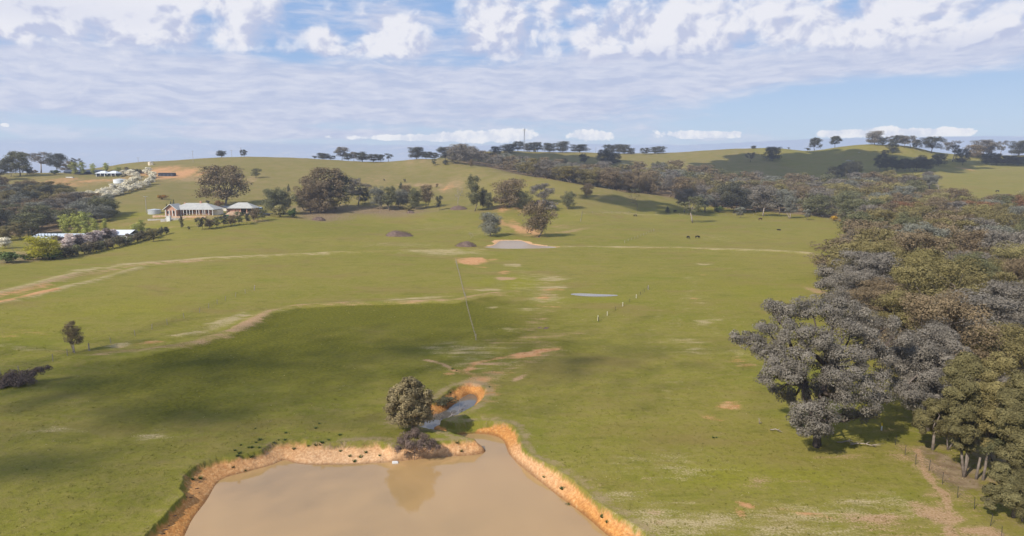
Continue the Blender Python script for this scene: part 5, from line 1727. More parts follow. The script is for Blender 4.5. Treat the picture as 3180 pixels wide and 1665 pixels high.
def hf(name, px, py, wpx, hpx, label, cat, mat, seed, depth=None, twigs=0, twigmat=None, skew=0):
    """a lumpy heap resting on the ground"""
    loc = place(px, py)
    k = mpp(loc)
    W, H = wpx * k / 2, hpx * k
    Dp = depth or W * .75
    n, m = 30, 14
    vs, fs = [], []
    for j in range(m + 1):
        r = j / m
        for i in range(n):
            a = 2 * math.pi * i / n
            x, y = math.cos(a) * r, math.sin(a) * r
            wob = float(fbm(np.array([x * 2.2 + seed]), np.array([y * 2.2]), 3, seed)[0])
            z = (1 - r ** 2.6) * (1 + .30 * wob) * (1 + skew * x) - .12 * r
            vs.append((x * W * (1 + .12 * wob), y * Dp * (1 + .12 * wob), z * H + (0 if r < 1 else -.4)))
    for j in range(m):
        for i in range(n):
            i2 = (i + 1) % n
            fs.append((j * n + i, (j + 1) * n + i, (j + 1) * n + i2, j * n + i2))
    mb = MB().add(vs, fs)
    if not twigs:
        o = mb.build(name, mat, None, True)
        o.location = loc
        return tag(o, label, cat)
    o = empty(name, loc)
    mb.build("mound", mat, o, True)
    R = random.Random(seed)
    T = Tubes(4)
    for _ in range(twigs):
        a, r = R.uniform(0, 6.28), R.random() ** .5
        x, y = math.cos(a) * r * W, math.sin(a) * r * Dp
        z = (1 - r ** 2.6) * H * .9
        L = R.uniform(.4, 1.0) * max(H * .35, .5)
        d = np.array([R.uniform(-1, 1), R.uniform(-1, 1), R.uniform(.2, 1.2)])
        T.tube([(x, y, z), np.array([x, y, z]) + d * L * .5, np.array([x, y, z]) + d * L + np.array([R.uniform(-.2, .2), 0, -.15])], .035, .012)
    mesh_obj("twigs", T.mesh("twigs"), twigmat or FO['bramble'], o)
    return tag(o, label, cat)


# ------------------------------------------------------------------ homestead
def homestead():
    loc = place(592, 667)
    k = mpp(loc)
    X = lambda px: (px - 592) * k
    o = empty("homestead", loc)
    ez = 2.9
    MB().box(X(535), X(652), .6, 11.5, -1.0, ez).build("wall", M['brick'], o)
    MB().hip(X(527), X(670), -1.6, 13.5, ez + .05, 3.5, 7.5).build("roof", M['cream_roof'], o)
    # projecting gabled wing at the left
    MB().box(X(524), X(560), -4.2, .5, -1.0, ez + .1).add([(X(524), -4.21, ez + .1), (X(560), -4.21, ez + .1), (X(542), -4.21, ez + 2.9)], [(0, 1, 2)]).build("gable_wall", M['brick'], o)
    MB().gable(X(519.5), X(564.5), -5.0, 6.0, ez + .05, 3.3, .14, 'y').build("gable_roof", M['cream_roof'], o)
    b = MB()
    for s in (-1, 1):
        b.bar((X(542) + s * X(592 + 22.6), -5.05, ez), (X(542), -5.05, ez + 3.3), .16)
    b.build("gable_trim", M['white'], o)
    posts(MB(), [X(q) for q in (566, 574, 584, 593, 602, 614, 622, 634, 640, 652, 664)], -1.35, -1.0, ez, .28).build("verandah_posts", M['white'], o)
    for q in (528, 539, 549, 558):
        MB().box(X(q) - .18, X(q) + .18, -5.0, -4.6, -1.0, ez + .2).build("column", M['white'], o)
    for q in (571, 580, 597, 610, 628, 645):
        wd = MB().box(X(q) - .7, X(q) + .7, .52, .58, .9, 2.3).build("window", M['glass'], o)
        MB().box(X(q) - .82, X(q) + .82, .54, .57, .78, .88).build("sill", M['white'], wd)
    for q in (534, 550):
        MB().box(X(q) - .5, X(q) + .5, -4.27, -4.22, .8, 2.3).build("window", M['glass'], o)
    MB().box(X(588) - .6, X(588) + .6, .5, .57, -.6, 2.2).build("door", M['dark'], o)
    for q, zz in ((562, ez + 3.7), (612, ez + 4.6)):
        MB().box(X(q) - .45, X(q) + .45, 5.4, 6.3, ez + 1.5, zz).build("chimney", M['brick'], o)
    MB().box(X(650), X(672), 2, 10, -1, 2.6).build("rear_wing", M['cream'], o)
    tag(o, "large single storey homestead with pale metal roof, white posts and pink brick walls", "house")
    # terraces
    for i, (px, py, wp, hp, mt, lab) in enumerate([(520, 672, 90, 3, 'stone', "upper orange stone retaining wall below the homestead gable"), (585, 675, 110, 3.5, 'stone', "long orange stone retaining wall below the homestead verandah"),
                                                    (548, 680, 70, 2.5, 'greystone', "pale stone terrace edge left of the white tank"), (490, 684, 60, 3.5, 'greystone', "grey stone wall at the left end of the homestead terraces"),
                                                    (530, 685, 60, 3, 'greystone', "lowest pale stone terrace wall below the homestead")]):
        l = place(px, py)
        kk = mpp(l)
        mb = MB()
        n = int(wp / 5)
        R = random.Random(i)
        for q in range(n):
            x0 = (-wp / 2 + q * 5) * kk
            mb.box(x0, x0 + 5 * kk - .06, -.5 + R.uniform(-.08, .08), .5, -1.2, hp * kk * R.uniform(.8, 1.15))
        w_ = mb.build("retaining_wall", M[mt])
        w_.location = l
        tag(w_, lab, "stone wall")
    l = place(525, 687)
    w_ = MB().box(-.95, .95, -.9, .9, -.3, 2.6).box(-1.05, 1.05, -1, 1, 2.605, 2.75).build("storage_box", M['white'])
    w_.location = l
    tag(w_, "small white upright box on the homestead terraces", "box")


homestead()


def tank(px, py, wpx, hpx, mat, label):
    loc = place(px, py)
    k = mpp(loc)
    o = empty("water_tank", loc)
    r, h = wpx * k / 2, hpx * k
    MB().cyl(0, 0, -.5, h, r, 32, cone=0).build("tank_wall", mat, o, False)
    MB().cyl(0, 0, h + .01, h + .12, r * 1.02, 32, cone=r * .12).build("tank_roof", mat, o)
    mb = MB()
    for q in range(1, 4):
        for a in range(32):
            pass
    MB().cyl(r * .3, -r * .3, h + .05, h + r * .12 + .25, .35, 12).build("hatch", M['galv'], o)
    tag(o, label, "water tank")


tank(372, 568, 36, 10, M['whitetank'], "wide low white water tank on the slope below the hilltop house")
tank(480, 664, 38, 12, M['galv'], "round galvanised water tank at the left of the homestead")
tank(467, 513, 13, 9, M['cementtank'], "small cream concrete tank near the crest of the left hill")
tank(473, 513, 7, 6, M['cementtank'], "tiny brown tank beside the small cream concrete tank")


def open_shed():
    loc = place(745, 664)
    k = mpp(loc)
    X = lambda px: (px - 745) * k
    o = empty("open_shed", loc)
    MB().hip(X(700), X(791), -1, 11, 3.3, 3.2, 6.0).build("roof", M['cream_roof'], o)
    MB().box(X(706), X(786), 9.0, 9.3, -1, 3.15).box(X(704), X(707), 0, 9.0, -1, 3.15).box(X(785), X(788), 0, 9.0, -1, 3.15).build("wall", M['cream'], o)
    MB().box(X(709), X(727), .2, .4, -1, 3.15).box(X(729), X(746), .2, .4, -1, 3.15).build("wall_panel", M['brick'], o)
    for q in (708, 728, 748, 767, 786):
        MB().box(X(q) - .2, X(q) + .2, -.3, .1, -1, 3.2).build("post", M['brick'], o)
    tag(o, "open fronted brick shed with pale hip roof right of the homestead", "shed")
    loc = place(797, 662)
    o = empty("garden_shed", loc)
    MB().box(-1.8, 2.4, 0, 4, -.5, 2.6).build("wall", M['white'], o)
    MB().gable(-2.1, 2.7, -.3, 4.3, 2.62, 1.1).build("roof", M['blue_roof'], o)
    MB().box(-.4, .5, -.04, -.005, -.4, 1.9).build("door", M['grey_roof'], o)
    tag(o, "small white shed with blue grey roof at the end of the open fronted shed", "shed")
    loc = place(692, 655)
    o = empty("garden_shed", loc)
    MB().box(-7, 3, 0, 4, -.5, 2.2).build("wall", M['cream'], o)
    MB().gable(-7.3, 3.3, -.3, 4.3, 2.22, .9).build("roof", M['dark_roof'], o)
    tag(o, "low cream outbuilding with dark roof behind the huge gum trunk", "shed")


open_shed()
hf("dirt_heap", 727, 668, 60, 11, "heap of pale brown earth in front of the open fronted shed", "earth heap", M['dirt'], 4)
hf("dirt_heap", 770, 668, 34, 7, "smaller orange earth heap right of the bigger heap by the open shed", "earth heap", M['stone'], 9)


def trailer():
    loc = place(833, 670)
    o = empty("flat_trailer", loc)
    MB().box(-2.7, 2.7, -1.1, 1.1, 1.0, 1.25).build("deck", M['navy'], o)
    for x in (-1.0, .3):
        for s in (-1, 1):
            MB().add(*wheel(x, s * 1.0, .45, .5)).build("wheel", M['dark'], o)
    MB().bar((2.7, 0, 1.05), (4.2, 0, .7), .08).build("drawbar", M['steel'], o)
    MB().box(-2.7, -2.6, -1.1, 1.1, 1.25, 2.0).build("headboard", M['navy'], o)
    tag(o, "dark flat trailer parked left of the leafy clump by the open shed", "trailer")
    loc = place(702, 675)
    o = empty("tractor", loc, .5)
    MB().box(-.5, 1.7, -.45, .45, .8, 1.5).build("bonnet", M['teal'], o)
    MB().box(-1.2, -.2, -.7, .7, 1.0, 1.3).box(-1.1, -.3, -.65, .65, 2.4, 2.5).build("cab", M['teal'], o)
    posts(MB(), (-1.05, -.35), -.6, 1.3, 2.4, .08).box(-1.09, -1.01, .56, .64, 1.3, 2.4).build("roll_bar", M['steel'], o)
    for x, r in ((-.7, .75), (1.3, .45)):
        for s in (-1, 1):
            MB().add(*wheel(x, s * .85, r, r)).build("wheel", M['dark'], o)
    tag(o, "green tractor on the lawn before the earth heap", "tractor")


def wheel(x, y, z, r, t=.28, n=18):
    vs = []
    for s in (-t / 2, t / 2):
        vs += [(x + r * math.cos(2 * math.pi * k / n), y + s, z + r * math.sin(2 * math.pi * k / n)) for k in range(n)]
    return vs, [(k, (k + 1) % n, n + (k + 1) % n, n + k) for k in range(n)] + [tuple(range(n))[::-1], tuple(range(n, 2 * n))]


trailer()


def hill_house():
    loc = place(332, 548)
    k = mpp(loc)
    X = lambda px: (px - 332) * k
    o = empty("hilltop_house", loc)
    for a, b in ((299, 329), (333, 362)):
        MB().box(X(a + 1.5), X(b - 1.5), 0, 9, -1.5, 2.7).build("wall", M['navy'], o)
        MB().hip(X(a - 2), X(b + 2), -1.2, 10, 2.75, 2.2, 3.2).build("roof", M['white_roof'], o)
        for q in (a + 2, (a + b) / 2, b - 2):
            MB().box(X(q) - .2, X(q) + .2, -1.0, -.7, -1.5, 2.65).build("column", M['white'], o)
        MB().box(X(a + 7), X(a + 14), -.06, -.01, .2, 2.2).build("window", M['glass'], o)
    MB().box(X(329) - .3, X(333) + .3, 2, 8, -1.5, 2.5).build("link_wall", M['white'], o)
    tag(o, "hilltop house with two white hip roofs and dark walls", "house")
    loc = place(245, 543)
    X = lambda px: (px - 245) * k
    o = empty("farm_building", loc)
    MB().box(X(190), X(300), 4, 14, -1, 2.3).build("wall", M['navy'], o)
    MB().gable(X(187), X(303), 3, 15, 2.32, 2.2).build("roof", M['dark_roof'], o)
    for q in (205, 222, 243, 262, 280):
        MB().box(X(q) - .8, X(q) + .8, 3.93, 3.99, .5, 1.9).build("window", M['glass'], o)
    tag(o, "long low building with dark roof behind the lime green trees", "building")
    loc = place(217, 552)
    o = MB().box(-3, 3, -1, 1, -.2, .7).box(-3.15, 3.15, -1.15, 1.15, .705, .8).build("garden_bench", M['white'])
    o.name = "garden_bed"
    o.location = loc
    tag(o, "low white raised garden bed below the long dark building", "garden bed")
    loc = place(515, 548)
    k = mpp(loc)
    o = empty("black_shed", loc)
    W, H = 24 * k, 9 * k
    MB().box(-W, W, 0, 5, -.5, H).build("wall", M['black'], o)
    MB().gable(-W - .2, W + .2, -.3, 5.3, H + .02, .5).build("roof", M['black'], o)
    for i in range(4):
        MB().box(-W + 1 + i * W / 2, -W - 1 + (i + 1) * W / 2, -.05, -.01, -.3, H * .8).build("roller_door", M['navy'], o)
    tag(o, "long black shed on cut red earth below the hill crest", "shed")


hill_house()


def sheds():
    loc = place(355, 748)
    k = mpp(loc)
    X = lambda px: (px - 355) * k
    o = empty("white_shed", loc)
    MB().box(X(303), X(395), 0, 11, -.5, 2.7).build("wall", M['white'], o)
    MB().gable(X(300), X(402), -.4, 11.4, 2.75, 1.9).build("roof", M['white_roof'], o)
    for q in (322, 350, 376):
        MB().box(X(q) - 1.5, X(q) + 1.5, -.06, -.01, -.4, 2.2).build("roller_door", M['galv'], o)
    tag(o, "white farm shed with low pitched roof behind the pink blossom", "shed")
    loc = place(170, 756)
    X = lambda px: (px - 170) * k
    o = empty("long_shed", loc)
    MB().box(X(100), X(250), 0, 12, -.5, 2.5).build("wall", M['white'], o)
    MB().gable(X(96), X(254), -.5, 12.5, 2.55, 1.5).build("roof", M['grey_roof'], o)
    for q in (205, 222, 240):
        MB().box(X(q) - 1.0, X(q) + 1.0, -.06, -.01, -.4, 2.2).build("door", M['navy'], o)
    tag(o, "long grey roofed shed behind the cypress row", "shed")
    loc = place(262, 752)
    o = empty("farm_shed", loc)
    X = lambda px: (px - 262) * k
    MB().box(X(222), X(300), 0, 7, -.5, 2.3).build("wall", M['white'], o)
    MB().gable(X(219), X(303), -.4, 7.4, 2.35, 1.1).build("roof", M['blue_roof'], o)
    MB().box(X(240), X(246), -.06, -.01, -.4, 2.0).build("door", M['navy'], o)
    tag(o, "blue roofed shed between the long shed and the white shed", "shed")


sheds()


# ------------------------------------------------------------------ mast and poles
def mast():
    loc = place(1628, 472)
    k = mpp(loc)
    H = 71 * k
    o = empty("telecom_mast", loc)
    mb = MB()
    n = 12
    wd = lambda t: 1.3 * (1 - t) + .5 * t
    for c in range(3):
        a = c * 2.094
        for i in range(n):
            t0, t1 = i / n, (i + 1) / n
            p = lambda t, aa: (math.cos(aa) * wd(t), math.sin(aa) * wd(t), H * t)
            mb.bar(p(t0, a), p(t1, a), .26, 4)
            mb.bar(p(t0, a), p(t1, a + 2.094), .15, 4)
            mb.bar(p(t1, a), p(t1, a + 2.094), .07, 4)
    mb.build("lattice", M['mast'], o)
    for zz in (.93, .84):
        mb = MB()
        for c in range(6):
            a = c * 1.047
            mb.box(0, 0, 0, 0, 0, 0) if False else mb.bar((0, 0, H * zz), (math.cos(a) * 2.2, math.sin(a) * 2.2, H * zz), .08, 4)
        mb.build("headframe", M['mast'], o)
    for c in range(6):
        a = c * 1.047
        x, y = math.cos(a) * 2.2, math.sin(a) * 2.2
        MB().box(x - .22, x + .22, y - .22, y + .22, H * .93 - 1.2, H * .93 + 1.4).build("antenna", M['white'], o)
    MB().bar((0, 0, H), (0, 0, H * 1.05), .06, 4).build("lightning_rod", M['mast'], o)
    tag(o, "tall lattice phone mast with ring of antennas on the central skyline", "mast")
    l2 = place(1660, 471)
    h = empty("equipment_hut", l2)
    MB().box(-2, 2, -1.5, 1.5, -.3, 2.6).build("wall", M['white'], h)
    MB().gable(-2.2, 2.2, -1.7, 1.7, 2.62, .7).build("roof", M['yellow'], h)
    tag(h, "small hut with yellow roof among trees right of the mast", "hut")


mast()


def pole(px, py, hpx, label, arms=1):
    loc = place(px, py)
    k = mpp(loc)
    H = hpx * k
    o = empty("power_pole", loc, .25)
    MB().bar((0, 0, -.5), (0, 0, H), .2, 8, .13).build("pole", M['pole'], o)
    for i in range(arms):
        z = H * (.965 - .08 * i)
        a = MB().box(-1.25, 1.25, -.08, .08, z - .09, z + .09).build("crossarm", M['pole'], o)
        for x in (-1.1, -.5, .5, 1.1):
            MB().cyl(x, 0, z + .092, z + .32, .06, 8).build("insulator", M['white'], a)
    return tag(o, label, "power pole")


pole(455, 661, 52, "tall wooden power pole left of the homestead tank")
pole(600, 505, 36, "pale power pole on the left hill face under the crest")
pole(720, 484, 21, "power pole on the crest between the two crest trees")
pole(749, 486, 28, "power pole touching the small round crest tree", 1)
pole(430, 508, 18, "far small power pole on the left part of the crest")
pole(1850, 472, 16, "far power pole on the middle skyline")


# ------------------------------------------------------------------ mounds, thickets, stumps
def mound(px, py, wp, hp, label, seed, skew=0, tw=260):
    hf("brush_mound", px, py, wp, hp, label, "mound", M['mound'], seed, twigs=tw, skew=skew)


mound(989, 684, 44, 10, "small dark brush mound at the foot of the big gum clump", 31)
mound(1240, 733, 90, 16, "long dark brush mound in the open field", 32, -.35, 420)
mound(1447, 764, 70, 14, "dark brush mound at the left end of the small dam bank", 33, 0, 320)
mound(1425, 650, 56, 10, "low dark mound under the tall dead tree", 34)
mound(1275, 661, 26, 6, "small dark mound below the yellow bush", 35, 0, 120)
hero(1287, 1398, [(1243, 1372, 17, 0), (1262, 1356, 20, .4), (1290, 1350, 22, .5), (1316, 1362, 20, .3), (1340, 1377, 16, 0), (1358, 1388, 11, 0), (1240, 1392, 15, -.5), (1270, 1385, 22, -.8), (1305, 1387, 20, -.8), (1332, 1392, 14, -.6)],
     15000, .11, 'bramble', "tangled dry bramble thicket under the round bank tree", 140, tr=.04, depth=.6, name='bramble_thicket', sub=14, subr=.5, fill=.3)["category"] = "thicket"
hero(60, 1200, [(-10, 1185, 26, 0), (25, 1190, 24, -.8), (40, 1170, 26, .8), (72, 1172, 24, .5), (100, 1160, 20, .8), (128, 1150, 16, 1.5), (150, 1142, 11, 2), (60, 1192, 20, -1), (95, 1180, 18, -.5), (5, 1205, 20, -1.5)],
     16000, .16, 'bramble', "purple brown bramble thicket at the left edge of the foreground", 141, tr=.05, depth=1, name='bramble_thicket', sub=14, subr=.5, fill=.3)["category"] = "thicket"
ptree('bareshrub', 1365, 1275, 40, 44, None, "dry twiggy shrub on the creek bank behind the round bank tree", name='bush', cat='bush', bark=M['timber'])
ptree('bush1', 1385, 1240, 24, 60, 'hedge', "low dull green scrub on the left creek bank", name='bush', cat='bush')
ptree('bareshrub', 1463, 742, 22, 20, None, "small dead shrub sticking up behind the dam bank mound", name='dead_shrub', cat='bush', bark=M['timber'])


def log(px0, py0, px1, py1, r, label, mat=BARK_DEAD, seed=0, lift=.15, br=3, name="fallen_log"):
    a, b = place(px0, py0), place(px1, py1)
    R = np.random.default_rng(seed)
    T = Tubes(7)
    A = np.zeros(3) + [0, 0, lift]
    B = np.array(b - a) + [0, 0, lift * 1.3]
    mid = (A + B) / 2 + [0, 0, .25 + max(0, gz((a.x + b.x) / 2, (a.y + b.y) / 2) - (a.z + b.z) / 2)]
    T.tube([A, (A + mid) / 2 + R.normal(size=3) * .05, mid, (B + mid) / 2, B], r, r * .45)
    for _ in range(br):
        t = R.uniform(.3, .9)
        p = A + (B - A) * t + [0, 0, .15]
        d = unit((B - A)[None])[0] + R.normal(size=3) * .7
        d[2] = abs(d[2]) * .7
        L = np.linalg.norm(B - A) * .3
        T.tube([p, p + d * L * .5, p + d * L + R.normal(size=3) * .1], r * .45, r * .15)
    o = bpy.data.objects.new(name, T.mesh(name))
    o.data.materials.append(mat)
    o.location = a
    COL.objects.link(o)
    return tag(o, label, "log" if 'log' in name else "branch")


log(1378, 1281, 1425, 1246, .16, "upper grey log lying down the creek bank into the water", seed=1)
log(1370, 1286, 1416, 1256, .13, "lower grey log lying beside the upper one on the creek bank", seed=2)
log(1398, 1270, 1440, 1240, .08, "thin forked branch poking over the creek water", seed=3, br=5, name="fallen_branch")
log(2640, 1386, 2720, 1396, .10, "bleached fallen branch under the huge grey gum", seed=4, br=6, name="fallen_branch", mat=BARK_PALE)
log(2392, 1338, 2424, 1350, .08, "short bleached branch in the grass left of the huge gum", seed=5, br=4, name="fallen_branch", mat=BARK_PALE)
log(2598, 1380, 2660, 1388, .08, "thin grey branch in the shade under the huge gum", seed=6, br=5, name="fallen_branch", mat=BARK_PALE)
log(2560, 785, 2600, 802, .2, "fallen_branch far", seed=7) if False else None


def stick(px, py, hpx, label):
    loc = place(px, py)
    k = mpp(loc)
    H = hpx * k
    T = Tubes(6)
    T.tube([(0, 0, -.2), (-.08, 0, H * .5), (-.15, 0, H)], .07, .03)
    T.tube([(-.05, 0, H * .35), (.22, 0, H * .25), (.3, 0, .02)], .045, .02)
    T.tube([(-.1, 0, H * .6), (.15, .1, H * .8)], .03, .015)
    o = bpy.data.objects.new("dead_stick", T.mesh("dead_stick"))
    o.data.materials.append(BARK_PALE)
    o.location = loc
    COL.objects.link(o)
    tag(o, label, "branch")


stick(2359, 1322, 20, "bleached stick standing upright in the grass left of the huge gum")

# white block on the bank
l = place(1226, 1403)
o = MB().box(-.36, .36, -.22, .22, -.05, .3).box(-.30, .30, -.17, .17, .302, .36).build("white_block", M['white'])
o.location = l; o.rotation_euler = (0, .06, .2)
tag(o, "small white block lying on the dam bank left of the bramble thicket", "block")


# ------------------------------------------------------------------ grass tufts along the bank
def tuft_mesh(seed, blades=70):
    R = np.random.default_rng(seed)
    V, F_ = [], []
    for i in range(blades):
        a = R.random() * 6.28
        r = .25 * R.random()
        L = .35 + .4 * R.random()
        b = np.array([math.cos(a) * r, math.sin(a) * r, -.05])
        tip = b + np.array([math.cos(a) * L * .7 * R.random() * 1.4, math.sin(a) * L * .7 * R.random() * 1.4, L])
        s = np.array([-math.sin(a), math.cos(a), 0]) * .05
        n = len(V)
        V += [b - s, b + s, tip]
        F_.append((n, n + 1, n + 2))
    me = bpy.data.meshes.new("grass_tuft")
    me.from_pydata([tuple(v) for v in V], [], F_)
    me.materials.append(FO['shrub'])
    at_ = me.attributes.new('tint', 'FLOAT', 'FACE')
    at_.data.foreach_set('value', np.asarray(R.random(len(F_)), np.float32))
    me.update()
    return me


TM = [tuft_mesh(i) for i in range(4)]
TUFTS = [(748, 1387), (772, 1393), (783, 1399), (745, 1412), (738, 1424), (760, 1428), (730, 1404), (722, 1427), (807, 1370), (795, 1376), (780, 1413), (805, 1394), (850, 1380), (866, 1372), (886, 1375), (912, 1377),
         (957, 1380), (981, 1381), (995, 1380), (1021, 1373), (888, 1352), (981, 1337), (992, 1323), (1056, 1389), (1085, 1395), (1135, 1384), (1119, 1396), (1100, 1401), (1056, 1357), (1000, 1376), (1290 + 128, 1374), (1432, 1376),
         (1178, 1392), (1870, 1588), (1886, 1594), (1398, 1212), (1520, 1205), (793, 1331), (1765, 1525), (1690, 1462), (1745, 1493), (2225, 1366), (2215, 1362), (620, 1463), (598, 1478), (1405, 1150), (1418, 1153)]
for i, (px, py) in enumerate(sorted(TUFTS)):
    l = place(px, py)
    o = bpy.data.objects.new("grass_tuft", TM[i % 4])
    o.location = l
    s = random.uniform(.3, .62)
    o.scale = (s * 1.2, s * 1.2, s * .8)
    o.rotation_euler = (0, 0, random.random() * 6)
    COL.objects.link(o)
    tag(o, "dark green grass tuft, {} counting from the left around the muddy dam".format(ordw(i)), "grass tuft", "grass tufts around the muddy dam bank")


# short tussocks through the nearest pasture: one mass nobody would count
def pasture_grass():
    R = np.random.default_rng(77)
    n = 26000
    Y = 52 + 120 * R.random(n) ** 1.25
    X = (R.random(n) * 1.62 - .82) * Y
    dens = fbm(X / 7, Y / 7, 3, 51) + .6 * fbm(X / 1.8, Y / 1.8, 2, 52)
    z, sdv = zfull(X, Y)
    keep = (dens + R.normal(size=n) * .25 > -.05) & (sdv > 2.6)
    X, Y, z = X[keep], Y[keep], z[keep]
    n = len(X)
    B = 5
    a = R.random((n, B)) * 6.283
    L = (.05 + .08 * R.random((n, 1))) * (.6 + .6 * R.random((n, B)))
    bx = X[:, None] + R.normal(size=(n, B)) * .10
    by = Y[:, None] + R.normal(size=(n, B)) * .10
    bz = np.repeat(z[:, None], B, 1) - .02
    wdt = .035 + .03 * R.random((n, B))
    ox, oy = np.cos(a) * wdt, np.sin(a) * wdt
    tx, ty = np.cos(a + 1.3) * L * .8, np.sin(a + 1.3) * L * .8
    V = np.stack([np.stack([bx - ox, by - oy, bz], -1), np.stack([bx + ox, by + oy, bz], -1), np.stack([bx + tx, by + ty, bz + L], -1)], 2).reshape(-1, 3)
    me = np_mesh("grass", V, np.arange(len(V)), 3)
    t_ = me.attributes.new('tint', 'FLOAT', 'FACE')
    t_.data.foreach_set('value', np.repeat(np.clip(.5 + .5 * fbm(X / 3, Y / 3, 3, 5) + R.normal(size=n) * .2, 0, 1), B).astype(np.float32))
    m = bpy.data.materials.new("pasture_blades")
    m.use_nodes = True
    t = NT(m.node_tree)
    tn = t.n('ShaderNodeAttribute', attribute_name='tint').outputs['Fac']
    c = t.mix(t.ss(tn, .15, .75), (.125, .130, .018, 1), (.24, .205, .045, 1))
    c = t.mix(t.ss(tn, .82, .98), c, (.46, .38, .20, 1))
    d_ = t.n('ShaderNodeBsdfDiffuse', ins={'Color': c})
    tr_ = t.n('ShaderNodeBsdfTranslucent', ins={'Color': c})
    mx = t.n('ShaderNodeMixShader', ins={0: .5, 1: d_.outputs[0], 2: tr_.outputs[0]})
    t.n('ShaderNodeOutputMaterial', ins={0: mx.outputs[0]})
    me.materials.append(m)
    o = bpy.data.objects.new("grass", me)
    COL.objects.link(o)
    tag(o, "short green and straw coloured tussocks through the nearest paddock", "grass", kind='stuff')


pasture_grass()


# dark clods added along the dam's left lip to stand for overhang shade
def clod(seed):
    R = np.random.default_rng(seed)
    vs, fs = [], []
    n, m = 10, 6
    for j in range(m + 1):
        ph = math.pi * j / m
        for i in range(n):
            a = 2 * math.pi * i / n
            r = 1 + .25 * R.normal()
            vs.append((math.cos(a) * math.sin(ph) * r * 1.0, math.sin(a) * math.sin(ph) * r * .6, math.cos(ph) * r * .45))
    for j in range(m):
        for i in range(n):
            fs.append((j * n + i, (j + 1) * n + i, (j + 1) * n + (i + 1) % n, j * n + (i + 1) % n))
    me = bpy.data.meshes.new("dark_clod")
    me.from_pydata(vs, [], fs)
    me.materials.append(M['mound'])
    me.update()
    return me


CL = [clod(i) for i in range(4)]
EDGE = [(610, 1462), (598, 1474), (588, 1490), (594, 1500), (578, 1515), (566, 1530), (555, 1543), (545, 1556), (535, 1572), (528, 1582), (518, 1592), (508, 1604), (500, 1612), (490, 1624), (482, 1634), (476, 1646), (470, 1656)]
for i, (px, py) in enumerate(EDGE):
    l = place(px + 22, py + 3)
    o = bpy.data.objects.new("dark_clod", CL[i % 4])
    o.location = l + Vector((0, 0, -.02))
    s = random.uniform(.10, .20)
    o.scale = (s * 1.8, s, s)
    o.location += Vector((-.1, 0, .0))
    o.rotation_euler = (.1, .1, .9 + random.uniform(-.3, .3))
    COL.objects.link(o)
    tag(o, "dark clod added for lip shade, {} from the back on the eroded left lip of the dam".format(ordw(i)), "turf clod", "dark clods added for shade along the eroded left lip of the dam")


# ------------------------------------------------------------------ animals
def quadruped(name, px, py, L, Hh, mat, label, cat, rz, graze=True, lying=False, horse=False):
    loc = place(px, py)
    v, e, r = [], [], []

    def a(p, rad, par=None):
        v.append(p); r.append(rad)
        if par is not None: e.append((par, len(v) - 1))
        return len(v) - 1
    lg = .50 * Hh if not lying else .08 * Hh
    bz = lg + .24 * Hh
    hip = a((-.38 * L, 0, bz + .04), .20 * Hh)
    belly = a((-.05 * L, 0, bz - .02), .235 * Hh, hip)
    chest = a((.26 * L, 0, bz), .22 * Hh, belly)
    if graze:
        nk = a((.42 * L, 0, bz - .02 * Hh), .13 * Hh, chest)
        hd = a((.52 * L, 0, bz - .34 * Hh), .085 * Hh, nk)
        mz = a((.56 * L, 0, .10 * Hh if not lying else bz), .06 * Hh, hd)
    else:
        nk = a((.40 * L, 0, bz + .22 * Hh), .12 * Hh, chest)
        hd = a((.48 * L, 0, bz + .36 * Hh), .09 * Hh, nk)
        mz = a((.60 * L, 0, bz + .26 * Hh), .055 * Hh, hd)
    a((.0 * L + v[hd][0] - .03 * L, .07 * Hh, v[hd][2] + .07 * Hh), .025 * Hh, hd)
    a((.0 * L + v[hd][0] - .03 * L, -.07 * Hh, v[hd][2] + .07 * Hh), .025 * Hh, hd)
    tl = a((-.50 * L, 0, bz + .05 * Hh), .035 * Hh, hip)
    a((-.53 * L, 0, bz - .35 * Hh * (0 if lying else 1)), .025 * Hh, tl)
    if not lying:
        for s in (-1, 1):
            k1 = a((-.36 * L, s * .13 * Hh, lg * .75), .085 * Hh, hip)
            k2 = a((-.42 * L, s * .13 * Hh, lg * .42), .045 * Hh, k1)
            a((-.39 * L, s * .13 * Hh, .03), .045 * Hh, k2)
            f1 = a((.27 * L, s * .12 * Hh, lg * .8), .075 * Hh, chest)
            f2 = a((.28 * L, s * .12 * Hh, lg * .42), .045 * Hh, f1)
            a((.275 * L, s * .12 * Hh, .03), .045 * Hh, f2)
    else:
        for s in (-1, 1):
            k1 = a((-.25 * L, s * .22 * Hh, .10 * Hh), .07 * Hh, hip)
            f1 = a((.32 * L, s * .16 * Hh, .07 * Hh), .06 * Hh, chest)
            a((.18 * L, s * .22 * Hh, .05 * Hh), .045 * Hh, f1)
    me = bpy.data.meshes.new(name)
    me.from_pydata(v, e, [])
    o = bpy.data.objects.new(name, me)
    o.location = loc
    o.rotation_euler = (0, 0, rz)
    COL.objects.link(o)
    sk = o.modifiers.new("skin", 'SKIN')
    for i, rad in enumerate(r):
        me.skin_vertices[0].data[i].radius = (rad, rad)
    me.skin_vertices[0].data[0].use_root = True
    o.modifiers.new("sub", 'SUBSURF').levels = 1
    o.modifiers["sub"].render_levels = 2
    me.materials.append(mat)
    tag(o, label, cat)


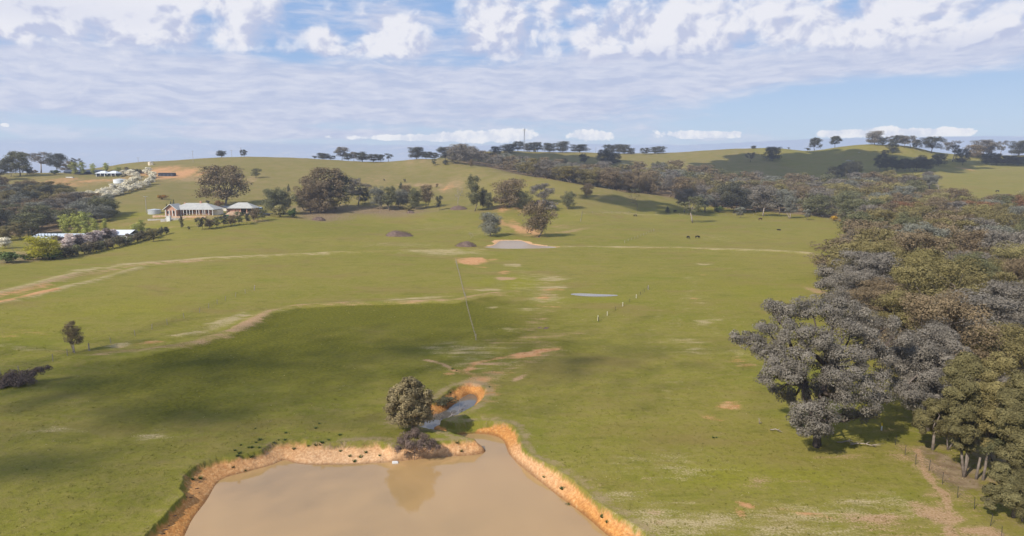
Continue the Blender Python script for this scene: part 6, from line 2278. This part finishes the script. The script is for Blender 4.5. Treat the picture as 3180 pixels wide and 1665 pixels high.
quadruped("cow", 2137, 742, 2.3, 1.5, M['cow'], "black cow seen end on, left of a pair in the far field", "cow", 1.9)
quadruped("cow", 2166, 741, 2.5, 1.55, M['cow'], "black cow grazing side on, right of a pair in the far field", "cow", .3)
quadruped("cow", 1973, 673, 2.4, 1.5, M['cow'], "black cow grazing alone near the bare twiggy tree", "cow", 2.7)
quadruped("cow", 2418, 716, 2.4, 1.5, M['cow'], "black cow lying down alone in the far field", "cow", .1, lying=True)
quadruped("cow", 3097, 597, 2.9, 1.8, M['cow'], "black cow in the far right field above the wood", "cow", 3.0)
quadruped("horse", 2361, 684, 2.5, 1.75, M['horse'], "dark brown horse grazing by the thick pale gum trunk", "horse", 3.3, horse=True)
for i, (px, py) in enumerate([(1676, 1021), (1692, 1022), (1697, 1020)]):
    l = place(px, py)
    o = bpy.data.objects.new("dark_clod", CL[i])
    o.location = l; o.scale = (.5, .4, .5)
    COL.objects.link(o)
    tag(o, ["left dark clod lying by itself in the middle paddock", "middle dark clod beside another in the middle paddock", "right dark clod touching its neighbour in the middle paddock"][i], "turf clod")


# ------------------------------------------------------------------ fences
def fence(pts, label, spacing=4.0, h=1.25, r=.07, mat='timber', wires=4, rw=.012, strainers=True, name="wire_fence", lean=.0, skip=()):
    P_ = [Vector((*at(*p), 0)) for p in pts]
    q = []
    for a, b in zip(P_, P_[1:]):
        n = max(int((b - a).length / spacing), 1)
        q += [a + (b - a) * i / n for i in range(n)]
    q.append(P_[-1])
    q = [Vector((p.x, p.y, gz(p.x, p.y))) for p in q]
    o = empty(name, q[0])
    base = MB().bar((0, 0, -.3), (0, 0, h), r, 6).mesh("post", M[mat])
    big = MB().bar((0, 0, -.3), (0, 0, h * 1.15), r * 1.8, 7).mesh("post", M[mat])
    for i, p in enumerate(q):
        if i in skip: continue
        c = bpy.data.objects.new("post", big if strainers and i in (0, len(q) - 1) else base)
        c.parent = o
        c.location = p - q[0]
        c.rotation_euler = (random.uniform(-lean, lean), random.uniform(-lean, lean), 0)
        COL.objects.link(c)
    if wires:
        for k in range(wires):
            mb = MB()
            for a, b in zip(q, q[1:]):
                z = Vector((0, 0, h * (.25 + .7 * k / max(wires - 1, 1))))
                mb.bar(a - q[0] + z, b - q[0] + z, rw, 3)
            mb.build("wire", M['wire'], o)
    return tag(o, label, "fence")


fence([(1416, 815), (1430, 870), (1444, 930), (1462, 1000), (1478, 1058)], "wire fence with close dark posts running down the middle paddock", 3.0, 1.1, .05, 'timber', 4, .005)
fence([(278, 1097), (345, 1070), (420, 1045), (520, 1010), (620, 972), (700, 935), (790, 903)], "old leaning wire fence crossing the left paddock", 5.0, 1.25, .06, 'timber', 4, .012, lean=.12)
fence([(0, 1165), (60, 1160), (165, 1130), (210, 1112), (232, 1104)], "short wire fence between the bramble thicket and the lone upright tree", 5.0, 1.3, .06, 'timber', 4, .012, lean=.1)
fence([(1858, 1000), (1886, 980), (1934, 952), (1976, 927), (2012, 899)], "dark fence line running between pale posts in the right paddock", 5, .9, .045, 'steel', 3, .012)
for i, (px, py, hp, lab) in enumerate([(1857, 998, 17, "pale timber post nearest the camera in the right paddock"), (1886, 981, 13, "pale timber post second nearest in the right paddock"), (1934, 952, 13, "pale timber post in the middle of the right paddock line"),
                                        (1976, 927, 12, "pale timber post beside the end of the long puddle"), (2013, 900, 13, "pale grey post farthest along the right paddock line")]):
    l = place(px, py)
    k = mpp(l)
    o = MB().bar((0, 0, -.2), (0, 0, hp * k), .13, 8, .11).bar((0, 0, hp * k), (0, 0, hp * k + .03), .11, 8, .05).build("timber_post", M['palepost'] if i < 4 else M['timber'])
    o.location = l
    tag(o, lab, "post")
fence([(1808, 663), (1900, 663), (2000, 664), (2110, 668), (2300, 668), (2420, 669)], "long far fence under the gums at the top of the field", 7, 1.2, .08, 'timber', 3, .02)
fence([(1808, 663), (1806, 672), (1803, 688)], "short far fence running down from the corner near the round tree", 4, 1.2, .08, 'timber', 3, .02)
fence([(2780, 1388), (2810, 1418), (2843, 1445), (2884, 1470), (2926, 1510), (2973, 1550), (3025, 1590), (3075, 1636), (3110, 1680)], "steel star picket fence beside the dirt track at lower right", 4.2, 1.3, .03, 'steel', 4, .008, strainers=False, lean=.08)
fence([(820, 640), (900, 648), (985, 672), (1100, 664), (1180, 661)], "far fence in front of the big gum clump", 9, 1.2, .08, 'timber', 3, .02)
fence([(1940, 755), (1990, 735), (2030, 718)], "faint far fence slanting across the right field", 6, 1.1, .06, 'timber', 3, .014)
l = place(2737, 1344)
o = empty("marker_post", l)
MB().box(-.07, .07, -.05, .05, -.2, .62).build("post", M['white'], o)
MB().box(-.075, .075, -.055, .055, .62, 1.0).build("cap", M['yellow'], o)
tag(o, "white marker post with yellow top beside the huge grey gum", "marker post")

# pale rocks on the right hill
for i, (px, py, wp) in enumerate([(2668, 474, 9), (2635, 500, 24), (2650, 499, 10), (2850, 492, 30), (2835, 491, 10), (2865, 493, 12), (2720, 468, 6), (2690, 480, 5)]):
    l = place(px, py)
    k = mpp(l)
    o = bpy.data.objects.new("rock", CL[i % 4].copy())
    o.data.materials.clear(); o.data.materials.append(M['rock'])
    o.location = l
    o.scale = (wp * k * .4, wp * k * .35, wp * k * .25)
    COL.objects.link(o)
    tag(o, "pale rock outcrop, {} of those strewn on the shaded right hill".format(ORD[i]), "rock", "pale rocks on the shaded right hill")


# ------------------------------------------------------------------ clouds overhead that shade the hills and the near paddock
def ico(sub=1):
    import bmesh
    bm = bmesh.new()
    bmesh.ops.create_icosphere(bm, subdivisions=sub, radius=1.0)
    V = np.array([v.co[:] for v in bm.verts])
    F_ = np.array([[v.index for v in f.verts] for f in bm.faces])
    bm.free()
    return V, F_


IV, IF = ico(2)
IV1, IF1 = ico(1)


def cloud(name, spots, alt, label, seed, soft=False):
    """spots: (ground x, ground y, rx, ry, puffs, puff radius); the puffs hang where the sun's rays to that ground pass"""
    R = np.random.default_rng(seed)
    V, F_, n = [], [], 0
    for gx, gy, rx, ry, k, pr, ang in spots:
        ca, sa = math.cos(ang), math.sin(ang)
        for _ in range(k):
            a, r = R.random() * 6.283, R.random() ** .5
            r = r if R.random() < .8 else r * (1 + .35 * R.random())
            if soft: r = min(abs(R.normal()) * .75, 2.0)
            u, v = math.cos(a) * r * rx, math.sin(a) * r * ry
            x, y = gx + u * ca - v * sa, gy + u * sa + v * ca
            al = alt + R.normal() * 6
            x -= .85 * al; y -= .85 * al
            s = pr * (.5 + R.random())
            V.append((IV1 if soft else IV) * s * np.array([1.15, 1.15, .6]) + [x, y, al])
            F_.append((IF1 if soft else IF) + n)
            n += len(IV1 if soft else IV)
    me = np_mesh(name, np.concatenate(V), np.concatenate(F_).ravel(), 3, True)
    me.materials.append(M['cloud'])
    o = bpy.data.objects.new(name, me)
    COL.objects.link(o)
    tag(o, label, "cloud", kind='stuff')


def W_(px, py):
    return at(px, py)


def spot(px, py, rx, ry, k, pr, ang=0.0):
    x, y = at(px, py)
    return (x, y, rx, ry, k, pr, ang)


cloud("cloud", [spot(1740, 490, 95, 70, 560, 9), spot(1850, 492, 75, 60, 340, 8), spot(1600, 488, 70, 50, 200, 8)], 420, "broken white cloud high behind, shading the middle hill", 1)
cloud("cloud", [spot(2460, 512, 80, 70, 520, 8), spot(2560, 500, 80, 80, 620, 9), spot(2700, 485, 75, 80, 560, 9), spot(2790, 500, 60, 60, 330, 8), spot(3110, 498, 95, 26, 300, 6), spot(2920, 508, 50, 25, 150, 6)], 420,
      "broken white cloud high behind, shading the right hill", 2)
cloud("cloud", [spot(2060, 640, 40, 24, 110, 4)], 420, "small cloud high behind, shading the far field corner", 3)
cloud("cloud", [spot(700, 1120, 66, 30, 1500, .5), spot(250, 1190, 54, 28, 1300, .5), spot(1300, 1080, 54, 28, 850, .5), spot(1800, 1120, 42, 26, 480, .5), spot(650, 1280, 40, 13, 900, .45), spot(100, 1450, 36, 15, 800, .45)], 300,
      "thin broken cloud veil overhead, dimming the near paddock", 4, True)

# ------------------------------------------------------------------ haze
hz = MB().box(-9000, 9000, -600, 14500, -9, 96).build("haze", None)
hz.data.materials.clear()
hm = bpy.data.materials.new("haze_air")
hm.use_nodes = True
ht = NT(hm.node_tree)
pv = ht.n('ShaderNodeVolumePrincipled')
pv.inputs['Color'].default_value = (.80, .86, 1.0, 1)
pv.inputs['Density'].default_value = 0.00018
pv.inputs['Anisotropy'].default_value = .2
ho = ht.n('ShaderNodeOutputMaterial')
hm.node_tree.links.new(pv.outputs[0], ho.inputs['Volume'])
hz.data.materials.append(hm)
tag(hz, "thin blue haze in the distance", "haze", kind='stuff')
